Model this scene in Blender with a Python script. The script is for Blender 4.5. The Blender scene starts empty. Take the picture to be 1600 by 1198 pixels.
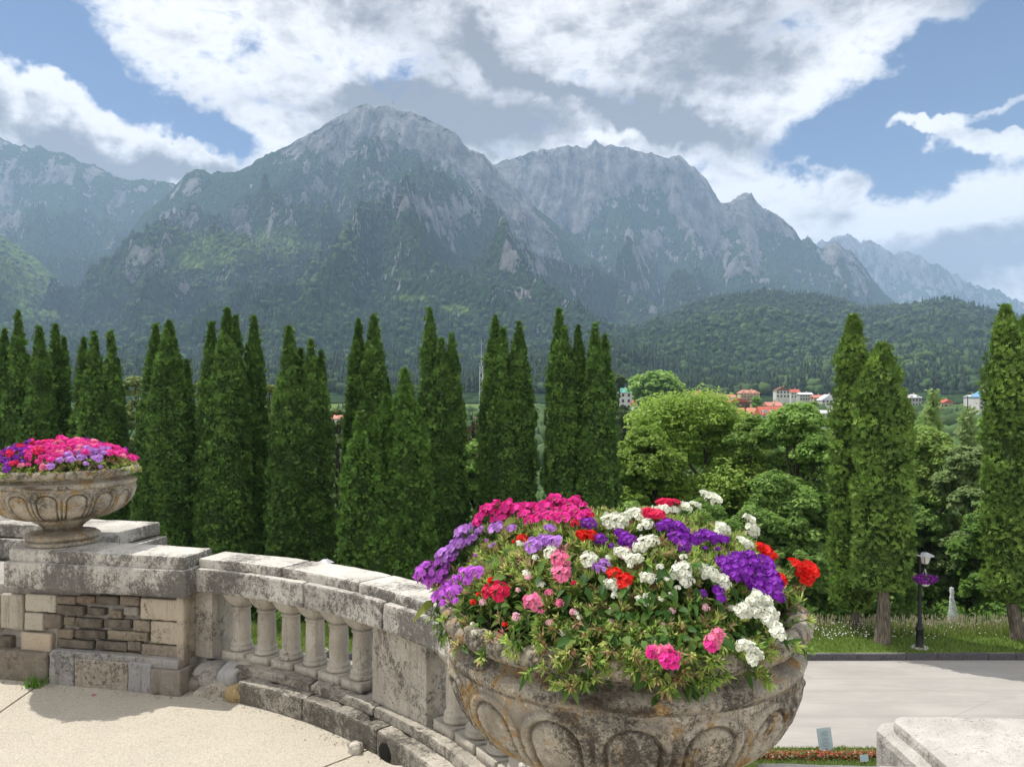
import bpy, bmesh, math, random
import numpy as np
from mathutils import Vector, Matrix, noise as mnoise

random.seed(7)
RNG = np.random.default_rng(11)
S = bpy.context.scene
COL = S.collection
R = math.radians

# ------------------------------------------------------------------ camera
EYE = 1.6
FPX, U0, V0 = 1250.0, 800.0, 620.0          # lens expressed for a 1600 px wide frame; V0 = horizon row
cam = bpy.data.cameras.new("camera")
cam.sensor_width = 36.0
cam.lens = 36.0 * FPX / 1600.0
cam.shift_y = (V0 - 599.0) / 1600.0
cam.clip_start, cam.clip_end = 0.05, 60000.0
camo = bpy.data.objects.new("camera", cam)
camo.location = (0, 0, EYE)
camo.rotation_euler = (R(90), 0, 0)
COL.objects.link(camo)
S.camera = camo

# ------------------------------------------------------------------ light
SUN_DIR = Vector((-0.50, 0.36, 1.13)).normalized()      # towards the sun
SUN_EL = math.asin(SUN_DIR.z)
SUN_AZ = math.atan2(SUN_DIR.x, SUN_DIR.y)               # clockwise from +Y
sl = bpy.data.lights.new("sun", 'SUN')
sl.energy = 4.2
sl.angle = R(0.6)
sl.color = (1.0, 0.955, 0.88)
so = bpy.data.objects.new("sun", sl)
so.rotation_euler = SUN_DIR.to_track_quat('Z', 'Y').to_euler()
so.location = (-20, 20, 50)
COL.objects.link(so)
S.view_settings.view_transform = 'Standard'
S.view_settings.look = 'None'
S.view_settings.gamma = 1.0
S.view_settings.exposure = 0.34
try:
    S.cycles.volume_bounces = 1
    S.cycles.max_bounces = 6
    S.cycles.diffuse_bounces = 3
    S.cycles.transparent_max_bounces = 6
    S.cycles.use_denoising = True
except Exception:
    pass

def px(u, v, Y):
    """point seen at photo pixel (u, v) at depth Y"""
    return Vector(((u - U0) / FPX * Y, Y, EYE + (V0 - v) / FPX * Y))

# ------------------------------------------------------------------ node helper
class NG:
    def __init__(s, tree):
        s.t = tree; s.n = tree.nodes; s.l = tree.links
    def new(s, typ, **kw):
        n = s.n.new(typ)
        for k, v in kw.items(): setattr(n, k, v)
        return n
    def put(s, sock, val):
        if hasattr(val, 'is_output') or isinstance(val, bpy.types.NodeSocket): s.l.new(val, sock)
        else:
            if isinstance(val, (tuple, list)) and len(val) == 3 and sock.type == 'RGBA': val = (*val, 1)
            sock.default_value = val
    def m(s, op, a, b=None, c=None, clamp=False):
        n = s.new('ShaderNodeMath', operation=op, use_clamp=clamp)
        s.put(n.inputs[0], a)
        if b is not None: s.put(n.inputs[1], b)
        if c is not None: s.put(n.inputs[2], c)
        return n.outputs[0]
    def mix(s, f, a, b, mode='MIX'):
        n = s.new('ShaderNodeMix', data_type='RGBA', blend_type=mode)
        s.put(n.inputs[0], f); s.put(n.inputs[6], a); s.put(n.inputs[7], b)
        return n.outputs[2]
    def ss(s, x, lo, hi, a=0.0, b=1.0):
        n = s.new('ShaderNodeMapRange', interpolation_type='SMOOTHSTEP')
        s.put(n.inputs[0], x); s.put(n.inputs[1], lo); s.put(n.inputs[2], hi); s.put(n.inputs[3], a); s.put(n.inputs[4], b)
        return n.outputs[0]
    def noise(s, vec, scale, detail=4, rough=0.55, dist=0.0, out=0, lac=2.0):
        n = s.new('ShaderNodeTexNoise')
        if vec is not None: s.l.new(vec, n.inputs['Vector'])
        s.put(n.inputs['Scale'], scale); n.inputs['Detail'].default_value = detail
        n.inputs['Roughness'].default_value = rough; n.inputs['Distortion'].default_value = dist
        n.inputs['Lacunarity'].default_value = lac
        return n.outputs[out]
    def vor(s, vec, scale, feature='F1', out='Distance', rnd=1.0):
        n = s.new('ShaderNodeTexVoronoi', feature=feature)
        if vec is not None: s.l.new(vec, n.inputs['Vector'])
        n.inputs['Scale'].default_value = scale; n.inputs['Randomness'].default_value = rnd
        return n.outputs[out]
    def vscale(s, vec, sc):
        n = s.new('ShaderNodeVectorMath', operation='MULTIPLY')
        s.l.new(vec, n.inputs[0]); n.inputs[1].default_value = sc
        return n.outputs[0]
    def vadd(s, a, b):
        n = s.new('ShaderNodeVectorMath', operation='ADD')
        s.put(n.inputs[0], a); s.put(n.inputs[1], b)
        return n.outputs[0]

# ------------------------------------------------------------------ world: sky and clouds
W = bpy.data.worlds.new("World"); S.world = W
W.use_nodes = True
W.node_tree.nodes.clear()
g = NG(W.node_tree)
sky = g.new('ShaderNodeTexSky', sky_type='NISHITA', sun_disc=False)
sky.sun_elevation = SUN_EL; sky.sun_rotation = SUN_AZ
sky.altitude = 900; sky.air_density = 1.0; sky.dust_density = 0.6; sky.ozone_density = 1.6
tc = g.new('ShaderNodeTexCoord')
sep = g.new('ShaderNodeSeparateXYZ'); g.l.new(tc.outputs['Generated'], sep.inputs[0])
az = g.m('ARCTAN2', sep.outputs[0], sep.outputs[1])
el = g.m('ARCSINE', sep.outputs[2])
# distort the lookup so that cloud edges billow
nz = g.noise(tc.outputs['Generated'], 7.0, 5, 0.6, out=1)
nsep = g.new('ShaderNodeSeparateColor'); g.l.new(nz, nsep.inputs[0])
azw = g.m('ADD', az, g.m('MULTIPLY', g.m('SUBTRACT', nsep.outputs[0], 0.5), 0.22))
elw = g.m('ADD', el, g.m('MULTIPLY', g.m('SUBTRACT', nsep.outputs[1], 0.5), 0.14))
def blob(u, v, ru, rv, rot, wgt):
    a0 = math.atan((u - U0) / FPX); e0 = math.atan((V0 - v) / FPX * math.cos(a0))
    c, s_ = math.cos(R(rot)), math.sin(R(rot))
    x = g.m('SUBTRACT', azw, a0); y = g.m('SUBTRACT', elw, e0)
    k = FPX
    p = g.m('MULTIPLY', g.m('ADD', g.m('MULTIPLY', x, c), g.m('MULTIPLY', y, s_)), k / ru)
    q = g.m('MULTIPLY', g.m('SUBTRACT', g.m('MULTIPLY', y, c), g.m('MULTIPLY', x, s_)), k / rv)
    d = g.m('ADD', g.m('MULTIPLY', p, p), g.m('MULTIPLY', q, q))
    return g.m('MULTIPLY', g.m('EXPONENT', g.m('MULTIPLY', d, -0.8)), wgt)
def total(lst, start):
    acc = start
    for b in lst: acc = g.m('ADD', acc, blob(*b))
    return acc
det = g.noise(g.vscale(tc.outputs['Generated'], (1, 1, 1.9)), 9.0, 9, 0.62, 0.3)
det3 = g.noise(g.vscale(tc.outputs['Generated'], (1, 1, 1.5)), 30.0, 7, 0.6, 0.4)
det2 = g.noise(g.vscale(tc.outputs['Generated'], (1, 1, 2.2)), 3.2, 8, 0.6, 0.2)
# coverage: cloud everywhere, with blue gaps, plus thin streaks inside the gaps
gaps = [(0, 40, 85, 60, 0, -2.0), (80, 95, 80, 24, -25, -1.5), (230, 150, 150, 30, -24, -1.7), (345, 205, 42, 34, -30, -1.5),
        (1460, 205, 165, 62, -2, -1.9), (1600, 90, 110, 75, 25, -2.0), (1320, 250, 90, 30, -15, -1.5), (1420, 140, 90, 40, 20, -0.7),
        (110, 215, 200, 50, -8, 0.9), (300, 250, 130, 40, 0, 0.7), (1480, 350, 220, 55, 4, 1.2), (1200, 330, 150, 50, 0, 0.8), (1200, 150, 130, 60, 0, 0.5),
        (1110, 270, 26, 16, 0, -0.8), (440, 150, 45, 12, -10, -0.5),
        (1530, 186, 110, 12, 12, 2.4), (1570, 222, 75, 16, -8, 2.6), (1430, 212, 50, 9, 8, 1.7), (1470, 155, 70, 7, 14, 1.3)]
cov = total(gaps, 0.85)
cov = g.m('ADD', cov, g.m('MULTIPLY', g.m('SUBTRACT', det, 0.5), 3.0))
cov = g.m('ADD', cov, g.m('MULTIPLY', g.m('SUBTRACT', det3, 0.5), 1.7))
cov = g.ss(cov, -0.22, 0.78)
# greyness: thick parts of the cloud seen from below
grey = total([(740, 190, 140, 44, -4, 1.25), (1050, 195, 115, 22, -20, 1.45), (560, 165, 60, 20, 0, 0.7), (640, 150, 60, 18, 10, 0.7), (850, 110, 120, 16, -32, 0.8), (1120, 90, 140, 75, 0, 0.75), (960, 225, 60, 10, 0, -0.8), (1240, 150, 90, 40, 20, -0.5), (560, 130, 60, 30, 0, -0.4), (100, 120, 200, 40, -12, -0.5), (1450, 330, 150, 30, 0, -0.4),
              (130, 220, 190, 24, -8, 0.65), (250, 255, 170, 22, 0, 0.6), (640, 60, 120, 40, -10, 0.28),
              (1530, 420, 190, 42, -8, 1.0), (480, 200, 60, 40, 0, 0.35), (960, 60, 150, 50, 0, 0.15), (1200, 350, 90, 25, 0, 0.3),
              (1340, 320, 120, 22, 0, 0.3), (900, -350, 900, 260, 0, 0.35)], 0.02)
grey = g.m('ADD', grey, g.m('MULTIPLY', g.m('SUBTRACT', det2, 0.5), 1.6))
grey = g.m('ADD', grey, g.m('MULTIPLY', g.m('SUBTRACT', det, 0.5), 2.3))
grey = g.m('ADD', grey, g.m('MULTIPLY', g.m('SUBTRACT', det3, 0.5), 0.9))
grey = g.ss(grey, -0.1, 0.95)
ccol = g.mix(grey, (1.0, 0.975, 0.965), (0.245, 0.24, 0.25))
bg1 = g.new('ShaderNodeBackground'); g.l.new(g.mix(1.0, sky.outputs[0], (0.66, 0.80, 1.0), 'MULTIPLY'), bg1.inputs[0]); bg1.inputs[1].default_value = 0.07
bg2 = g.new('ShaderNodeBackground'); g.l.new(ccol, bg2.inputs[0]); bg2.inputs[1].default_value = 0.99
ms = g.new('ShaderNodeMixShader'); g.l.new(cov, ms.inputs[0]); g.l.new(bg1.outputs[0], ms.inputs[1]); g.l.new(bg2.outputs[0], ms.inputs[2])
wo = g.new('ShaderNodeOutputWorld'); g.l.new(ms.outputs[0], wo.inputs[0])
W.cycles.sampling_method = 'MANUAL'
W.cycles.sample_map_resolution = 512

# ------------------------------------------------------------------ numpy noise
_P = RNG.permutation(4096)
_G = RNG.uniform(-1, 1, 4096)
def vnoise(x, y, seed=0):
    xi = np.floor(x).astype(np.int64); yi = np.floor(y).astype(np.int64)
    fx = x - xi; fy = y - yi
    fx = fx * fx * (3 - 2 * fx); fy = fy * fy * (3 - 2 * fy)
    def h(i, j): return _G[_P[(_P[(i + seed * 131) % 4096] + j) % 4096]]
    a = h(xi, yi); b = h(xi + 1, yi); c = h(xi, yi + 1); d = h(xi + 1, yi + 1)
    return (a * (1 - fx) + b * fx) * (1 - fy) + (c * (1 - fx) + d * fx) * fy
def fbm(x, y, oct=5, seed=0, gain=0.5):
    s = 0; a = 1; t = 0
    for i in range(oct):
        s = s + a * vnoise(x * 2 ** i + 17.3 * i, y * 2 ** i - 9.1 * i, seed + i); t += a; a *= gain
    return s / t
def ridged(x, y, oct=5, seed=0, gain=0.5):
    s = 0; a = 1; t = 0
    for i in range(oct):
        s = s + a * (1 - 2 * np.abs(vnoise(x * 2 ** i + 17.3 * i, y * 2 ** i - 9.1 * i, seed + i))); t += a; a *= gain
    return s / t

# ------------------------------------------------------------------ mesh helpers
def tag(o, label=None, cat=None, group=None, kind=None):
    if label: o['label'] = label
    if cat: o['category'] = cat
    if group: o['group'] = group
    if kind: o['kind'] = kind
    return o
def empty(name, loc=(0, 0, 0), label=None, cat=None, group=None, rz=0):
    o = bpy.data.objects.new(name, None); COL.objects.link(o)
    o.location = loc; o.rotation_euler = (0, 0, rz); o.empty_display_size = 0.2
    return tag(o, label, cat, group)
def npmesh(name, V, F, mat=None, parent=None, col=None, smooth=False, attrs=None, loc=None):
    """V (n,3) array; F (m,k) int array of equal polygons or a list of such arrays"""
    V = np.asarray(V, dtype=np.float32)
    Fl = F if (isinstance(F, list) and isinstance(F[0], np.ndarray) and F[0].ndim == 2) else [F]
    Fl = [np.asarray(f, dtype=np.int32) for f in Fl if len(f)]
    if loc is not None: V = V - np.asarray(loc, dtype=np.float32)
    me = bpy.data.meshes.new(name)
    me.vertices.add(len(V)); me.vertices.foreach_set('co', V.ravel())
    loops = np.concatenate([f.ravel() for f in Fl])
    tot = np.concatenate([np.full(len(f), f.shape[1], dtype=np.int32) for f in Fl])
    st = np.concatenate([[0], np.cumsum(tot)[:-1]]).astype(np.int32)
    me.loops.add(len(loops)); me.loops.foreach_set('vertex_index', loops)
    me.polygons.add(len(tot)); me.polygons.foreach_set('loop_start', st); me.polygons.foreach_set('loop_total', tot)
    if smooth: me.polygons.foreach_set('use_smooth', np.ones(len(tot), dtype=bool))
    me.update(calc_edges=True); me.validate()
    if col is not None:
        c = np.ones((len(V), 4), dtype=np.float32); c[:, :3] = col
        a = me.color_attributes.new('Col', 'FLOAT_COLOR', 'POINT'); a.data.foreach_set('color', c.ravel())
    if attrs:
        for k, arr in attrs.items():
            a = me.attributes.new(k, 'FLOAT', 'POINT'); a.data.foreach_set('value', np.asarray(arr, dtype=np.float32).ravel())
    if mat: me.materials.append(mat)
    o = bpy.data.objects.new(name, me); COL.objects.link(o)
    if parent: o.parent = parent
    elif loc is not None: o.location = loc
    return o
def bmobj(name, bm, mat=None, parent=None, smooth=False, loc=None):
    me = bpy.data.meshes.new(name)
    bmesh.ops.recalc_face_normals(bm, faces=bm.faces)
    bm.to_mesh(me); bm.free()
    if smooth:
        for p in me.polygons: p.use_smooth = True
    if mat: me.materials.append(mat)
    o = bpy.data.objects.new(name, me); COL.objects.link(o)
    if parent: o.parent = parent
    if loc is not None: o.location = loc
    return o
def prism(bm, poly, z0, z1):
    vb = [bm.verts.new((p[0], p[1], z0)) for p in poly]; vt = [bm.verts.new((p[0], p[1], z1)) for p in poly]
    fs = [bm.faces.new(vt), bm.faces.new(vb[::-1])]
    n = len(poly)
    for i in range(n): fs.append(bm.faces.new((vb[i], vb[(i + 1) % n], vt[(i + 1) % n], vt[i])))
    return fs
def boxb(bm, c, sx, sy, sz, rz=0.0, taper=1.0):
    m = Matrix.Translation(c) @ Matrix.Rotation(rz, 4, 'Z')
    vs = []
    for dz in (0, 1):
        k = taper if dz else 1
        for dx, dy in ((-1, -1), (1, -1), (1, 1), (-1, 1)):
            vs.append(bm.verts.new(m @ Vector((dx * sx / 2 * k, dy * sy / 2 * k, dz * sz))))
    for f in ((0, 3, 2, 1), (4, 5, 6, 7), (0, 1, 5, 4), (1, 2, 6, 5), (2, 3, 7, 6), (3, 0, 4, 7)): bm.faces.new([vs[i] for i in f])
    return vs
def bevel(bm, w, seg=2):
    ed = [e for e in bm.edges if len(e.link_faces) == 2 and e.calc_face_angle(0) > 0.5]
    bmesh.ops.bevel(bm, geom=ed, offset=w, segments=seg, affect='EDGES', profile=0.6)
def rough(bm, maxlen, amp, freq=9.0, rounds=5):
    """subdivide to a given edge length and wear the surface irregularly"""
    for _ in range(rounds):
        ed = [e for e in bm.edges if e.calc_length() > maxlen]
        if not ed: break
        bmesh.ops.subdivide_edges(bm, edges=ed, cuts=1, use_grid_fill=True)
        if len(bm.verts) > 60000: break
    bmesh.ops.triangulate(bm, faces=[f for f in bm.faces if len(f.verts) > 4])
    bm.normal_update()
    for v in bm.verts:
        n = mnoise.noise(v.co * freq) + 0.6 * mnoise.noise(v.co * freq * 3.1) + 0.35 * mnoise.noise(v.co * freq * 8)
        v.co += v.normal * (n * amp)
def tube(pts, radii, sides=8, cap=True):
    """tapered tube along points -> V, F quads"""
    V = []; F = []
    pts = [Vector(p) for p in pts]
    up = Vector((0.13, 0.21, 1)).normalized()
    for i, p in enumerate(pts):
        t = (pts[min(i + 1, len(pts) - 1)] - pts[max(i - 1, 0)]).normalized()
        a = t.cross(up)
        if a.length < 0.2: a = t.cross(Vector((1, 0, 0)))
        a.normalize(); b = t.cross(a).normalized()
        for k in range(sides):
            th = 2 * math.pi * k / sides
            V.append(p + (a * math.cos(th) + b * math.sin(th)) * radii[i])
    for i in range(len(pts) - 1):
        for k in range(sides):
            k2 = (k + 1) % sides
            F.append((i * sides + k, i * sides + k2, (i + 1) * sides + k2, (i + 1) * sides + k))
    return [tuple(v) for v in V], F
def join_parts(lst):
    """list of (V,F) with equal polygon size"""
    Vs = []; Fs = []; o = 0
    for V, F in lst:
        Vs.append(np.asarray(V, dtype=np.float32)); Fs.append(np.asarray(F, dtype=np.int32) + o); o += len(V)
    return np.concatenate(Vs), np.concatenate(Fs)
def lathe(profile, n=48):
    V = []; F = []
    for (r, z) in profile:
        for k in range(n):
            th = 2 * math.pi * k / n
            V.append((r * math.cos(th), r * math.sin(th), z))
    for i in range(len(profile) - 1):
        for k in range(n):
            k2 = (k + 1) % n
            F.append((i * n + k, i * n + k2, (i + 1) * n + k2, (i + 1) * n + k))
    return V, F
def norm(a): return a / np.maximum(np.linalg.norm(a, axis=-1, keepdims=True), 1e-9)

# ------------------------------------------------------------------ materials
def new_mat(name):
    m = bpy.data.materials.new(name); m.use_nodes = True
    m.node_tree.nodes.clear()
    return m, NG(m.node_tree)
def finish(g, col, rough_=0.8, bump=None, strength=0.5, dist=0.01, spec=0.3):
    p = g.new('ShaderNodeBsdfPrincipled')
    g.put(p.inputs['Base Color'], col); g.put(p.inputs['Roughness'], rough_); p.inputs['Specular IOR Level'].default_value = spec
    if bump is not None:
        b = g.new('ShaderNodeBump'); b.inputs['Strength'].default_value = strength; b.inputs['Distance'].default_value = dist
        g.l.new(bump, b.inputs['Height']); g.l.new(b.outputs[0], p.inputs['Normal'])
    o = g.new('ShaderNodeOutputMaterial'); g.l.new(p.outputs[0], o.inputs[0])
    return p
def objvec(g):
    t = g.new('ShaderNodeTexCoord'); oi = g.new('ShaderNodeObjectInfo')
    r = g.m('MULTIPLY', oi.outputs['Random'], 37.0)
    c = g.new('ShaderNodeCombineXYZ'); g.l.new(r, c.inputs[0]); g.l.new(r, c.inputs[1])
    return g.vadd(t.outputs['Object'], c.outputs[0])
def stone_mat(name, light, mid, dark, lichen=0.5, ochre=0.0, tint_attr=False, pit=0.5, scale=1.0, groove=False):
    m, g = new_mat(name)
    v = objvec(g)
    big = g.noise(v, 3.0 * scale, 5, 0.6)
    med = g.noise(v, 14.0 * scale, 6, 0.65)
    fine = g.noise(v, 90.0 * scale, 4, 0.6)
    base = g.mix(g.ss(big, 0.35, 0.65), light, mid)
    if tint_attr:
        at = g.new('ShaderNodeAttribute', attribute_name='Col')
        base = g.mix(0.94, base, at.outputs['Color'])
        base = g.mix(g.ss(med, 0.35, 0.75, 0.0, 0.22), base, light)
    base = g.mix(g.ss(fine, 0.35, 0.7, 0.0, 0.12 if tint_attr else 0.35), base, mid)
    if ochre > 0:
        oc = g.noise(v, 6.5 * scale, 6, 0.7, 0.6)
        base = g.mix(g.ss(oc, 0.50, 0.64, 0.0, ochre), base, (0.36, 0.21, 0.055))
        oc2 = g.noise(g.vadd(v, (5.1, 2.2, 7.7)), 22 * scale, 5, 0.7)
        base = g.mix(g.ss(oc2, 0.56, 0.68, 0.0, ochre * 0.8), base, (0.62, 0.58, 0.5))
    # black-grey lichen: speckle thresholded noise gathered in patches
    patch = g.noise(g.vadd(v, (3.3, 8.1, 1.7)), 2.6 * scale, 4, 0.6)
    sp = g.m('ADD', g.m('MULTIPLY', g.noise(v, 34 * scale, 7, 0.8), 0.55), g.m('MULTIPLY', g.noise(v, 130 * scale, 5, 0.8), 0.45))
    thr = g.m('SUBTRACT', 0.76 - 0.30 * lichen, g.m('MULTIPLY', g.ss(patch, 0.35, 0.7), 0.13 + 0.04 * lichen))
    geo = g.new('ShaderNodeNewGeometry'); gs = g.new('ShaderNodeSeparateXYZ'); g.l.new(geo.outputs['True Normal'], gs.inputs[0])
    topm = g.ss(gs.outputs[2], 0.5, 0.9)
    stv = g.noise(g.vscale(v, (26 * scale, 26 * scale, 2.2 * scale)), 1.0, 5, 0.65)
    base = g.mix(g.m('MULTIPLY', g.ss(stv, 0.5, 0.68, 0, 0.42), g.m('SUBTRACT', 1.0, topm)), base, tuple(x * 0.42 for x in mid))
    thr = g.m('ADD', thr, g.m('MULTIPLY', topm, 0.045))
    lm = g.ss(g.m('SUBTRACT', sp, thr), -0.045, 0.07)
    base = g.mix(g.m('MULTIPLY', lm, 0.80), base, dark)
    pits = g.vor(v, 60 * scale, 'SMOOTH_F1') if False else g.noise(v, 170 * scale, 2, 0.5)
    pm = g.ss(pits, 0.66, 0.74)
    base = g.mix(g.m('MULTIPLY', pm, 0.7), base, dark)
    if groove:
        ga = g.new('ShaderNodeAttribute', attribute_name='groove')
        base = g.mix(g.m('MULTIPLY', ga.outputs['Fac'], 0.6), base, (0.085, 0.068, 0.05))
    h = g.m('ADD', g.m('MULTIPLY', med, 0.8), g.m('MULTIPLY', fine, 0.25))
    h = g.m('SUBTRACT', h, g.m('MULTIPLY', pm, pit * 0.5))
    h = g.m('SUBTRACT', h, g.m('MULTIPLY', lm, 0.12))
    finish(g, base, 0.92, h, 1.0, 0.016, 0.15)
    return m
M = {}
M['coping'] = stone_mat('weathered_coping_stone', (0.63, 0.60, 0.54), (0.41, 0.39, 0.35), (0.055, 0.05, 0.045), 0.66)
M['pier'] = stone_mat('pale_limestone', (0.54, 0.50, 0.43), (0.36, 0.33, 0.28), (0.06, 0.055, 0.045), 0.46)
M['baluster'] = stone_mat('baluster_stone', (0.52, 0.48, 0.41), (0.36, 0.33, 0.28), (0.10, 0.095, 0.08), 0.24)
M['kerb'] = stone_mat('stained_kerb_stone', (0.50, 0.46, 0.39), (0.30, 0.275, 0.235), (0.06, 0.055, 0.045), 0.68)
M['rubble'] = stone_mat('rubble_stone', (0.5, 0.44, 0.35), (0.3, 0.26, 0.2), (0.05, 0.045, 0.04), 0.35, tint_attr=True)
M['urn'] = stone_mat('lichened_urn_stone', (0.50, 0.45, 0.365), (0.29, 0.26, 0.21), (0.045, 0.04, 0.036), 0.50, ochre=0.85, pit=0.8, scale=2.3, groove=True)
M['block'] = stone_mat('pale_grey_stone', (0.60, 0.58, 0.54), (0.40, 0.38, 0.35), (0.14, 0.135, 0.13), 0.35, scale=1.3)

def leaf_mat(name, trans=0.25, rough_=0.55):
    m, g = new_mat(name)
    at = g.new('ShaderNodeAttribute', attribute_name='Col')
    p = g.new('ShaderNodeBsdfPrincipled'); g.l.new(at.outputs['Color'], p.inputs['Base Color'])
    p.inputs['Roughness'].default_value = rough_; p.inputs['Specular IOR Level'].default_value = 0.3
    t = g.new('ShaderNodeBsdfTranslucent'); g.l.new(at.outputs['Color'], t.inputs[0])
    mx = g.new('ShaderNodeMixShader'); mx.inputs[0].default_value = trans
    g.l.new(p.outputs[0], mx.inputs[1]); g.l.new(t.outputs[0], mx.inputs[2])
    o = g.new('ShaderNodeOutputMaterial'); g.l.new(mx.outputs[0], o.inputs[0])
    return m
M['leaf'] = leaf_mat('leaf', 0.5)
M['thuja'] = leaf_mat('thuja_spray', 0.28, 0.6)
M['petal'] = leaf_mat('petal', 0.30, 0.7)
M['far_leaf'] = leaf_mat('woodland_leaf', 0.12, 0.9)
def simple(name, col, rough_=0.7, nscale=8.0, var=0.25, bump=0.3, dist=0.01, metal=0.0, spec=0.3):
    m, g = new_mat(name)
    v = objvec(g)
    n = g.noise(v, nscale, 5, 0.6)
    c = g.mix(g.ss(n, 0.3, 0.7), tuple(x * (1 - var) for x in col), tuple(min(1, x * (1 + var)) for x in col))
    p = finish(g, c, rough_, n, bump, dist, spec)
    p.inputs['Metallic'].default_value = metal
    return m
def bark_mat(name, a, b):
    m, g = new_mat(name)
    v = objvec(g)
    n = g.noise(g.vscale(v, (1, 1, 0.16)), 22.0, 6, 0.65, 0.5)
    n2 = g.noise(v, 5.0, 4, 0.6)
    c = g.mix(g.ss(n, 0.35, 0.65), b, a)
    c = g.mix(g.ss(n2, 0.4, 0.7, 0, 0.4), c, (0.12, 0.13, 0.09))
    finish(g, c, 0.9, n, 0.8, 0.03, 0.1)
    return m
M['bark'] = bark_mat('bark', (0.23, 0.19, 0.15), (0.07, 0.055, 0.045))
M['bark_dark'] = bark_mat('dark_bark', (0.09, 0.075, 0.06), (0.03, 0.025, 0.02))
M['iron'] = simple('black_painted_iron', (0.012, 0.012, 0.014), 0.4, 30, 0.3, 0.2, 0.003)
M['white_paint'] = simple('white_paint', (0.72, 0.71, 0.68), 0.5, 12, 0.08, 0.1)
M['soil'] = simple('dark_soil', (0.05, 0.035, 0.025), 0.95, 60, 0.5, 0.9, 0.01)
# ================================================================== SETTING
# ------------------------------------------------------------------ terrace
CX, CY = -2.7, 1.6                      # centre of the curved balustrade
def arc(r, a): return (CX + r * math.cos(R(a)), CY + r * math.sin(R(a)))

def floor_mat():
    m, g = new_mat('sandy_concrete')
    t = g.new('ShaderNodeTexCoord'); v = t.outputs['Object']
    big = g.noise(v, 1.3, 5, 0.6); med = g.noise(v, 9, 5, 0.65); grain = g.noise(v, 110, 3, 0.6); grit = g.noise(v, 260, 2, 0.5)
    c = g.mix(g.ss(big, 0.35, 0.65), (0.545, 0.495, 0.405), (0.475, 0.43, 0.355))
    c = g.mix(g.ss(med, 0.45, 0.7, 0, 0.35), c, (0.39, 0.345, 0.275))
    c = g.mix(g.ss(grain, 0.42, 0.62, 0, 0.8), c, (0.66, 0.61, 0.51))
    c = g.mix(g.ss(g.noise(v, 45, 4, 0.7), 0.50, 0.66, 0, 0.55), c, (0.40, 0.35, 0.28))
    c = g.mix(g.ss(grit, 0.58, 0.72, 0, 0.4), c, (0.27, 0.24, 0.19))
    st = g.noise(g.vadd(v, (4, 1, 0)), 2.2, 6, 0.7)
    c = g.mix(g.ss(st, 0.58, 0.75, 0, 0.35), c, (0.30, 0.27, 0.23))
    h = g.m('ADD', g.m('MULTIPLY', grain, 0.7), g.m('MULTIPLY', grit, 0.5))
    h = g.m('ADD', h, med)
    finish(g, c, 0.95, h, 1.0, 0.012, 0.12)
    return m
M['floor'] = floor_mat()
outer = [(-9, 5.6), (-3.0, 4.62)]
outer += [(-1.8, 4.45)] + [arc(2.93, a) for a in range(70, 8, -2)] + [(0.35, 1.7), (3.5, 1.6), (3.5, -4), (-9, -4)]
# the floor is three poured bays with open joints between them
def clip_poly(poly, a, b, keep):
    out = []
    def side(p): return ((b[0] - a[0]) * (p[1] - a[1]) - (b[1] - a[1]) * (p[0] - a[0])) * keep
    for i in range(len(poly)):
        p, q = poly[i], poly[(i + 1) % len(poly)]
        sp, sq = side(p), side(q)
        if sp >= 0: out.append(p)
        if sp * sq < 0:
            t = sp / (sp - sq); out.append((p[0] + (q[0] - p[0]) * t, p[1] + (q[1] - p[1]) * t))
    return out
def gp(u, v, z=0.0):
    Y = (EYE - z) * FPX / (v - V0)
    return ((u - U0) / FPX * Y, Y)
J1a, J1b = gp(0, 1112), gp(60, 1070)
J2a, J2b = gp(505, 1198), gp(572, 1172)
def shift(a, b, d):
    n = Vector((b[1] - a[1], a[0] - b[0])).normalized() * d
    return (a[0] + n.x, a[1] + n.y), (b[0] + n.x, b[1] + n.y)
bays = []
a1, b1 = shift(J1a, J1b, 0.006); a1m, b1m = shift(J1a, J1b, -0.006)
a2, b2 = shift(J2a, J2b, 0.006); a2m, b2m = shift(J2a, J2b, -0.006)
bays.append(clip_poly(outer, a1m, b1m, 1))
mid = clip_poly(outer, a1, b1, -1)
bays.append(clip_poly(mid, a2m, b2m, 1))
bays.append(clip_poly(mid, a2, b2, -1))
bm = bmesh.new()
for b in bays:
    if len(b) > 2: prism(bm, b, -0.12, 0.0)
bevel(bm, 0.006, 1)
tag(bmobj('terrace_floor', bm, M['floor']), kind='structure')
bm = bmesh.new(); prism(bm, outer, -0.5, -0.05)
tag(bmobj('terrace_bed', bm, M['soil']), kind='structure')
# retaining wall under the terrace
bm = bmesh.new()
wallpoly = [(-9, 6.6), (-2.4, 5.6), (-1.75, 4.75)] + [arc(3.3, a) for a in range(68, 8, -3)] + [(0.75, 2.0), (1.0, 2.28), (3.5, 2.28), (3.5, 1.4), (-9, 1.4)]
prism(bm, wallpoly, -9.0, -0.125)
tag(bmobj('retaining_wall', bm, M['pier']), kind='structure')

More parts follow.
